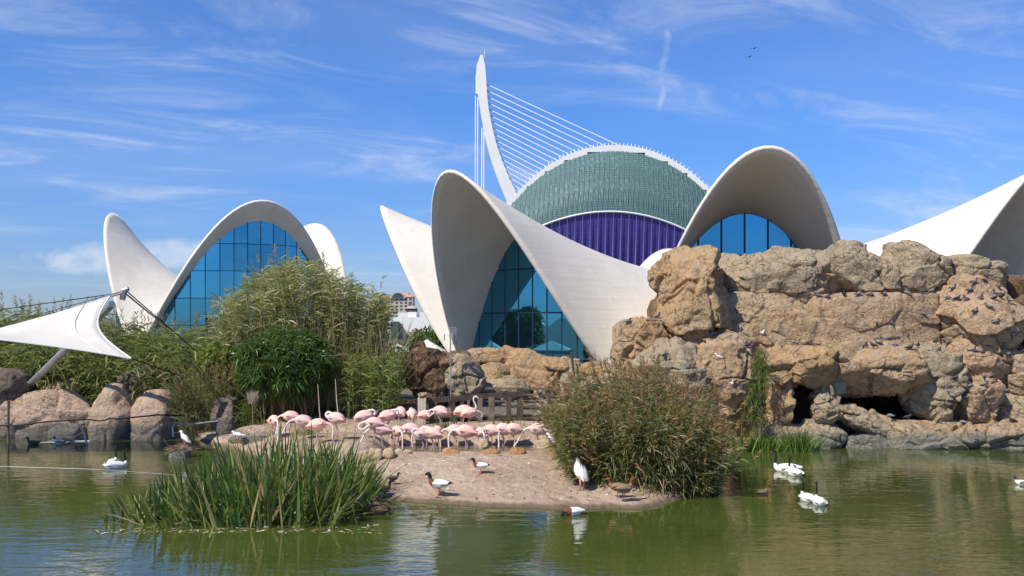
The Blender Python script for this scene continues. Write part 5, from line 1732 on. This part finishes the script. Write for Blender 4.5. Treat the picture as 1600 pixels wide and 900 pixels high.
def flamingo(px, bodyy, pose, face, label, scale=1.0, var=0):
    """face: degrees, 0 = looking right in the photo, 180 = left, -90 = towards the camera"""
    zb = 0.20 if bodyy > 664 else 0.5
    # body centre stands 0.62 m above the feet
    d = F * (CZ - zb - 0.533 * scale) / (bodyy - HY)
    for _ in range(25):
        x = (px - CX) / F * d
        d = 0.5 * d + 0.5 * min(max(F * (CZ - max(gz(x, d), 0.0) - 0.533 * scale) / (bodyy - HY), 22.3), 24.8 if bodyy > 663 and px > 570 else 27.2)
    x = (px - CX) / F * d
    z = gz(x, d)
    inpool = POOL[0] < x < POOL[1] and POOL[2] < d < POOL[3]
    a = math.radians(face)
    root = thing("flamingo", label, "flamingo", (x, d, z + (0.02 if inpool else -0.005)), "flamingos at the pool", a)
    root.scale = (scale * .96, scale * .96, scale * .86)
    link("body", FLM[(pose, var)], root)
    for s_ in (-1, 1):
        link("wing", FWL[s_], root, (-.05, s_ * .108, .625), (0, rad(-6), 0))
    return root


FL = [  # px, body row, pose, facing, label, scale
    (428, 657, 'feed', -60, "leftmost flamingo, head down, coral thighs showing", 1.0),
    (455, 650, 'feed', 195, "second flamingo from the left, bending its neck down to the left", .97),
    (474, 657, 'reach', 185, "flamingo third from left, neck stretched down to the left over the grass", 1.0),
    (496, 663, 'feed', 0, "flamingo of the left group feeding towards the right, head near the ground", 1.0),
    (525, 653, 'tuck', 165, "flamingo at the right end of the left group, head tucked on its back", 1.0),
    (569, 651, 'tuck', 20, "lone flamingo on the bank right of the cane stalk, head resting above its shoulder", 1.05),
    (585, 662, 'preen', 190, "flamingo preening low, left end of the main group", .95),
    (606, 652, 'tuck', 15, "back-row flamingo leaning right with head tucked, next to the lone one", 1.0),
    (597, 672, 'reach', 185, "front flamingo at left of the main group, neck stretched down left to the water", 1.0),
    (626, 652, 'preen', 120, "plain round-backed flamingo in the back row, neck hidden", .95),
    (620, 667, 'feed', 300, "deep coral flamingo with its head hanging straight down", .95),
    (644, 650, 'tuck', 100, "back-row flamingo beside the pale post, head buried in feathers", .95),
    (642, 671, 'preen', 180, "front flamingo with its neck looped back in a ring at the left", 1.05),
    (664, 654, 'low', 10, "back flamingo below the handrail with small head raised a little", .85),
    (660, 663, 'tuck', 200, "flamingo in the crowd behind the looped-neck one", .95),
    (688, 657, 'preen', 160, "flamingo with dark coral wing edge at the right of the first crowd", .95),
    (676, 661, 'tuck', 175, "whitish flamingo standing in the middle of the first crowd", 1.0),
    (683, 673, 'preen', -80, "front flamingo seen end-on with spread legs", .95),
    (666, 671, 'feed', 200, "flamingo with red wing patch, neck hanging down behind the front birds", .95),
    (724, 655, 'up', 5, "flamingo holding its neck and head high above all others", 1.05),
    (711, 664, 'feed', 200, "flamingo at the left of the second crowd, white neck hanging down", 1.0),
    (733, 660, 'preen', 20, "flamingo resting directly behind the front feeding bird of the second crowd", .95),
    (728, 675, 'feed', 185, "broad front flamingo of the second crowd feeding to the left", 1.1),
    (750, 671, 'preen', -70, "flamingo facing the viewer with reddish breast", .9),
    (768, 668, 'preen', 170, "flamingo standing alone on straight legs, head hidden, right of the second crowd", 1.0),
    (787, 665, 'feed', 190, "flamingo bending steeply down, left one of the close pair at right", 1.05),
    (803, 671, 'feed', 200, "flamingo bending steeply down, right one of the close pair at right", 1.05),
    (841, 670, 'reach', 185, "rightmost flamingo, neck stretched down left beside the reed bush", 1.05),
]
for i, (px, by, po, fc, lab, sc_) in enumerate(FL):
    flamingo(px, by, po, fc, lab, sc_, i % 2)

# --- black-necked swans
SWM = [WHT, BLK, RED, LEGR]


def swan_mesh(seed, straight):
    b = Bird()
    nx = 0.0 if straight else -.03
    b.spine([(-.43, .17, .012, .008, 0), (-.36, .14, .07, .05, 0), (-.22, .10, .155, .125, 0), (-.02, .09, .19, .155, 0), (.16, .09, .165, .14, 0), (.27, .11, .11, .105, 0), (.325, .17, .058, .062, 0), (.335, .25, .036, .04, 1),
             (.325 + nx, .36, .030, .033, 1), (.315 + nx, .47, .028, .030, 1), (.325 + nx, .55, .030, .032, 1), (.365, .595, .036, .038, 1), (.405, .595, .028, .027, 1), (.435, .585, .019, .017, 2), (.475, .572, .016, .010, 2), (.49, .568, .004, .003, 2)], 3, 12)
    return b.mesh("body", SWM)


SWB = [swan_mesh(1, True), swan_mesh(2, False)]
SWW = {s_: wing_mesh("wing", 0.60, 0.115, 0.07, [WHT, WHT], s_, droop=-.12) for s_ in (-1, 1)}


def swan(px, wy, face, label, sc_=.8, var=0):
    d = dplane(wy)
    root = thing("swan", label, "swan", ((px - CX) / F * d, d, -0.015), "black-necked swans", math.radians(face))
    root.scale = (sc_,) * 3
    link("body", SWB[var], root)
    for s_ in (-1, 1):
        link("wing", SWW[s_], root, (-.08, s_ * .135, .135), (0, rad(4), 0))


swan(176, 727, 95, "black-necked swan on the left water, the one behind with upright neck", .72, 0)
swan(181, 731, 40, "black-necked swan on the left water, the nearer one with lower head", .70, 1)
swan(1230, 736, 172, "black-necked swan seen side-on, farthest of the four at right", .80, 0)
swan(1241, 742, 100, "black-necked swan swimming away, in front of the side-on one at right", .72, 0)
swan(1262, 782, 100, "black-necked swan swimming away, left one of the nearest pair at right", .66, 1)
swan(1280, 788, 85, "black-necked swan swimming away, right one of the nearest pair", .66, 0)

b = Bird()   # standing swan stretching up
b.spine([(-.16, .20, .01, .01, 0), (-.13, .25, .07, .06, 0), (-.05, .33, .135, .12, 0), (.03, .42, .145, .13, 0), (.075, .52, .115, .105, 0), (.09, .60, .070, .068, 0), (.085, .655, .045, .046, 0), (.07, .70, .036, .036, 1),
         (.05, .76, .033, .033, 1), (.035, .81, .034, .035, 1), (.055, .85, .036, .036, 1), (.09, .855, .028, .026, 1), (.12, .845, .017, .015, 2), (.15, .835, .005, .004, 2)], 3, 12)
for sy in (-1, 1):
    b.leg([(-.02, sy * .06, .26), (-.03, sy * .065, .12), (-.02, sy * .065, 0)], [.03, .017, .014], 3, .09)
d = 18.75
x = (908 - CX) / F * d
root = thing("swan", "black-necked swan standing upright on the island's right end", "swan", (x, d, gz(x, d)), "black-necked swans", math.radians(140))
root.scale = (.88,) * 3
link("body", b.mesh("body", SWM), root)
for s_ in (-1, 1):
    link("wing", wing_mesh("wing", 0.42, 0.085, 0.05, [WHT, WHT], s_), root, (-.02, s_ * .095, .40), (0, rad(-52), 0))

# --- ducks
def duck_mesh(stand, cols, seed=0, dip=False):
    """cols: material list [body, head, breast, bill, leg]"""
    b = Bird()
    h = 0.17 if stand else 0.03
    nk = [(.135, .075, .045, .047, 2), (.155, .125, .030, .032, 1), (.165, .17, .030, .032, 1), (.19, .20, .034, .034, 1), (.225, .195, .024, .022, 1), (.25, .185, .016, .009, 3), (.285, .178, .014, .006, 3), (.29, .177, .004, .003, 3)]
    if dip:
        nk = [(.15, .06, .045, .047, 2), (.19, .05, .034, .034, 1), (.22, .02, .032, .032, 1), (.24, -.02, .028, .028, 1), (.255, -.05, .016, .012, 3), (.26, -.07, .004, .003, 3)]
    b.spine([(x_, z_ + h, a_, b_, m_) for x_, z_, a_, b_, m_ in ([(-.23, .06, .008, .006, 1), (-.18, .055, .035, .024, 0), (-.10, .045, .075, .065, 0), (0, .04, .088, .08, 0), (.08, .045, .078, .075, 2)] + nk)], 3, 10)
    if stand:
        for sy in (-1, 1):
            b.leg([(-.0, sy * .035, h), (-.005, sy * .035, .08), (.0, sy * .035, 0)], [.014, .010, .008], 4, .05)
    return b.mesh("body", cols)


SH = [WHT, BLK, RUF, RED, LEGR]
DK_ = [BRN, BLK, BRN, DGR, FLEG]
TD = [TANF, RUF, TANF, DGR, FLEG]
DM = {}
DW = {}


def duck(px, fy, face, label, kind, stand=True, sc_=1.0, dip=False, zt=None):
    cols = {'shel': SH, 'dark': DK_, 'tan': TD, 'pied': [WHT, DGR, WHT, DGR, FLEG]}[kind]
    key = (kind, stand, dip)
    if key not in DM: DM[key] = duck_mesh(stand, cols, 0, dip)
    if (kind, 1) not in DW:
        for s_ in (-1, 1):
            wm_ = [WHT, BLK] if kind == 'shel' else ([BRN, DGR] if kind == 'dark' else [TANF, BRN])
            DW[(kind, s_)] = wing_mesh("wing", 0.30, 0.045, 0.03, wm_, s_, droop=-.1)
    d = dplane(fy)
    if stand:
        for _ in range(30):
            d = 0.5 * d + 0.5 * dplane(fy, gz((px - CX) / F * d, d))
    x = (px - CX) / F * d
    root = thing("duck", label, "duck", (x, d, gz(x, d) if stand else -0.02), "ducks", math.radians(face))
    root.scale = (sc_,) * 3
    link("body", DM[key], root)
    h = 0.17 if stand else 0.03
    for s_ in (-1, 1):
        link("wing", DW[(kind, s_)], root, (-.05, s_ * .068, h + .055), (0, rad(4), 0))


duck(686, 783, 165, "white duck with black head and chestnut breast band standing at the island's edge", 'shel', True, 1.15)
duck(751, 741, 175, "white and black duck resting in the middle of the sandy island", 'shel', True, .85)
duck(629, 721, 175, "pied duck beside the yellow cobbles with lowered head", 'shel', True, .85, dip=True)
duck(897, 804, 205, "pied duck dabbling in the water off the island's front edge", 'shel', False, 1.05, dip=True)
duck(975, 783, 30, "chestnut-headed brown duck on the shore under the reed bush", 'tan', True, 1.05)
duck(966, 778, 190, "tan duck on the shore behind the chestnut-headed one", 'tan', True, 1.0)
duck(596, 781, 10, "brown duck on the sand beside the iris clump", 'dark', True, 1.0)
duck(614, 757, 0, "small dark moorhen-like bird walking on the sand above the brown duck", 'dark', True, .62)
duck(588, 803, 170, "black duck floating in the shade at the iris clump's right foot", 'dark', False, 1.2)
duck(1190, 772, 20, "small chestnut duck floating beside the reed bush", 'tan', False, .8)
duck(52, 694, 180, "dark duck at the left end of the floating pipe", 'dark', False, .9)
duck(93, 693, 170, "white-breasted duck at the middle of the floating pipe", 'pied', False, .9)
duck(1597, 757, 170, "white-flanked duck at the right edge of the lake", 'pied', False, .8)

# --- white gulls and egrets
def gull_mesh(upright):
    b = Bird()
    if upright:
        b.spine([(-.20, .10, .01, .006, 0), (-.13, .15, .045, .03, 0), (-.05, .21, .075, .07, 0), (.03, .27, .07, .07, 0), (.07, .335, .042, .042, 0), (.085, .385, .036, .036, 0), (.12, .405, .03, .03, 0), (.15, .395, .012, .012, 2), (.185, .385, .004, .004, 2)], 3, 9)
    else:
        b.spine([(-.21, .16, .01, .006, 0), (-.14, .165, .04, .028, 0), (-.04, .18, .07, .065, 0), (.05, .19, .065, .063, 0), (.10, .22, .04, .042, 0), (.125, .255, .034, .034, 0), (.155, .265, .028, .028, 0), (.18, .255, .012, .012, 2), (.21, .25, .004, .004, 2)], 3, 9)
    for sy in (-1, 1):
        b.leg([(-.01, sy * .03, .15), (-.012, sy * .03, .07), (.0, sy * .03, 0)], [.014, .009, .008], 3, .04)
    return b.mesh("body", [WHT, GRY, RED, LEGR])


GM = [gull_mesh(True), gull_mesh(False)]
GWG = {s_: wing_mesh("wing", .30, .045, .028, [WHT, GRY], s_) for s_ in (-1, 1)}


def gull(loc, face, label, up=True, sc_=1.0, name="gull"):
    root = thing(name, label, name.split('_')[-1], loc, "white gulls and egrets", math.radians(face))
    root.scale = (sc_,) * 3
    link("body", GM[0 if up else 1], root)
    for s_ in (-1, 1):
        link("wing", GWG[s_], root, (-.05, s_ * .055, .215 if up else .19), (0, rad(-38 if up else 0), 0))


d = 21.4
x = (862 - CX) / F * d
gull((x, d, gz(x, d) + .14), 170, "white gull on the pale orange stone beside the reed bush", True, .85)
d = dplane(716)
gull((W(284, 0, d)[0], d + .2, 0.27), 165, "white egret sitting on the twig nest in the water", True, .95, "egret")
c = W(372, 690, 25.9)
gull((c[0], c[1], c[2]), 175, "white egret crouching on the flat slab behind the iris clump", False, 1.0, "egret")

# --- pigeons on the rocks: each is set where the line of sight meets a ledge
def pigeon_mesh(cols, peck):
    b = Bird()
    if peck:
        b.spine([(-.17, .10, .02, .006, 1), (-.10, .10, .026, .012, 1), (-.05, .095, .05, .04, 0), (.01, .085, .055, .05, 0), (.06, .07, .04, .042, 1), (.09, .05, .024, .025, 1), (.11, .035, .021, .022, 1), (.13, .02, .006, .006, 2)], 3, 8)
    else:
        b.spine([(-.17, .06, .022, .006, 1), (-.10, .075, .028, .014, 1), (-.05, .09, .05, .042, 0), (.01, .105, .056, .052, 0), (.05, .125, .042, .045, 1), (.068, .165, .024, .025, 1), (.085, .19, .022, .023, 1), (.105, .188, .010, .011, 2), (.122, .182, .003, .003, 2)], 3, 8)
    for sy in (-1, 1):
        b.leg([(0, sy * .02, .06), (0, sy * .02, .03), (0.005, sy * .02, 0)], [.01, .006, .005], 3, .022)
    return b.mesh("body", cols)


PGM = [pigeon_mesh([GRY, DGR, BLK, LEGR], 0), pigeon_mesh([GRY, DGR, BLK, LEGR], 1), pigeon_mesh([DGR, DGR, BLK, LEGR], 0), pigeon_mesh([WHT, WHT, RED, LEGR], 0)]
PGW = {(k, s_): wing_mesh("wing", .21, .034, .02, c_, s_) for k, c_ in enumerate(([GRY, DGR], [DGR, BLK], [WHT, WHT])) for s_ in (-1, 1)}
bpy.context.view_layer.update()
dg = bpy.context.evaluated_depsgraph_get()
ROCKS = set(o.name for o in cliff.children) | set(o.name for o in outcrop.children)


def ledge(px, py):
    best = None
    for dy in (0, 2, -2, 4, -4, 6, -6, 8, -8, 11, -11, 14, -14):
        for dx in (0, 3, -3):
            dv = Vector(((px + dx - CX) / F, 1.0, (HY - py - dy) / F)).normalized()
            ok, loc, nrm, _, ob, _ = SC.ray_cast(dg, Vector((0, 0, CZ)), dv)
            if not ok or ob.name not in ROCKS: continue
            sc_ = nrm.z - abs(dy) * 0.03 - abs(dx) * .02
            if best is None or sc_ > best[0]: best = (sc_, loc.copy(), nrm.copy())
        if best and best[0] > 0.55: break
    return best if best and best[2].z > 0.12 else None


P7 = [(38, 223), (97, 250), (137, 243), (203, 238), (262, 241), (314, 231), (372, 230), (455, 232), (515, 233), (557, 235), (515, 185), (640, 207), (710, 215), (720, 183), (770, 175), (628, 250), (657, 250), (692, 251), (752, 247), (730, 300), (808, 285), (825, 200), (842, 213), (815, 228), (826, 243), (870, 258), (885, 270), (805, 335), (335, 340), (385, 335), (508, 317), (542, 322), (380, 382), (15, 418), (288, 440), (320, 440), (337, 425), (397, 435), (468, 447), (500, 440), (572, 425), (620, 432), (405, 515), (285, 590), (275, 545), (720, 455), (752, 460), (765, 525), (810, 530), (702, 580), (760, 597), (690, 635), (642, 620), (648, 570), (670, 718), (525, 715), (460, 717), (885, 745), (850, 620), (890, 395), (875, 440), (862, 485), (920, 455), (775, 283), (395, 710), (260, 765)]
P6 = [(803, 237, 1), (867, 263, 0), (910, 260, 0), (190, 318, 0), (50, 370, 0), (410, 395, 0), (630, 415, 1), (745, 397, 0), (780, 443, 0), (435, 527, 1), (525, 508, 0), (510, 642, 1), (540, 398, 0), (570, 465, 0)]
spots = [(1240 + a / 2.572, 370 + b_ / 2.572, 0) for a, b_ in P7] + [(960 + a / 2.728, 370 + b_ / 2.728, w_) for a, b_, w_ in P6]


def zone(px, py):
    if px < 1130: return "the cliff's left boulders"
    if py < 450: return "the cliff's top course"
    if py < 474 and px < 1480: return "the long ledge under the cliff's top course"
    if px >= 1480 and py < 530: return "the rounded buttress at the cliff's right end"
    if px >= 1480: return "the broken rocks low at the cliff's right end"
    if py < 525: return "the smooth slab in the middle of the cliff"
    if py < 560: return "the ledge below the smooth slab"
    return "the rocks around the caves"


placed = {}
rp_ = random.Random(9)
taken = []
for px, py, wh in spots:
    hit = ledge(px, py + 3)
    if hit is None: continue
    _, loc, nrm = hit
    if any((loc - q).length < 0.16 for q in taken): continue
    taken.append(loc)
    sx, sy = CX + F * loc.x / loc.y, HY - F * (loc.z - CZ) / loc.y
    placed.setdefault((zone(sx, sy), wh), []).append((sx, loc))
ORD = ["first", "second", "third", "fourth", "fifth", "sixth", "seventh", "eighth", "ninth", "tenth", "eleventh", "twelfth", "thirteenth", "fourteenth", "fifteenth", "sixteenth", "seventeenth", "eighteenth", "nineteenth", "twentieth",
       "twenty-first", "twenty-second", "twenty-third", "twenty-fourth", "twenty-fifth", "twenty-sixth"]
for (zn, wh), lst in placed.items():
    lst.sort(key=lambda a: a[0])
    for k, (sx, loc) in enumerate(lst):
        kind = 3 if wh else rp_.choice((0, 0, 1, 2))
        face = math.radians(rp_.choice((rp_.uniform(-40, 40), rp_.uniform(140, 220), rp_.uniform(-120, -60))))
        colr = "white" if wh else "grey"
        root = thing("pigeon", "%s pigeon on %s, %s from the left" % (colr, zn, ORD[k]) if len(lst) > 1 else "single %s pigeon on %s" % (colr, zn), "pigeon", (loc.x, loc.y, loc.z - 0.004), "pigeons on the cliff", face)
        root.scale = (.92,) * 3
        link("body", PGM[kind], root)
        wk = 2 if wh else (1 if kind == 2 else 0)
        for s_ in (-1, 1):
            link("wing", PGW[(wk, s_)], root, (-.035, s_ * .045, .10 if kind != 1 else .095), (0, rad(-10), 0))

# --- birds in the air
for px, py, d, lab in ((1178, 76, 120, "tiny dark bird flying high right of the contrail, upper one"), (1171, 89, 120, "tiny dark bird flying high right of the contrail, lower one")):
    c = W(px, py, d)
    root = thing("flying_bird", lab, "bird", c, "birds in the sky", 0.6)
    bb = Bird()
    bb.spine([(-.22, 0, .01, .01, 0), (0, 0, .06, .05, 0), (.18, .01, .03, .03, 0), (.24, .01, .004, .004, 0)], 3, 6)
    link("body", bb.mesh("body", [DGR]), root)
    for s_ in (-1, 1):
        link("wing", mesh("wing", [(.08, s_ * .04, .02), (.10, s_ * .35, .12), (-.06, s_ * .75, .05), (-.06, s_ * .3, .1), (-.10, s_ * .04, .02)], [(0, 1, 3, 4), (1, 2, 3)], [DGR]), root)
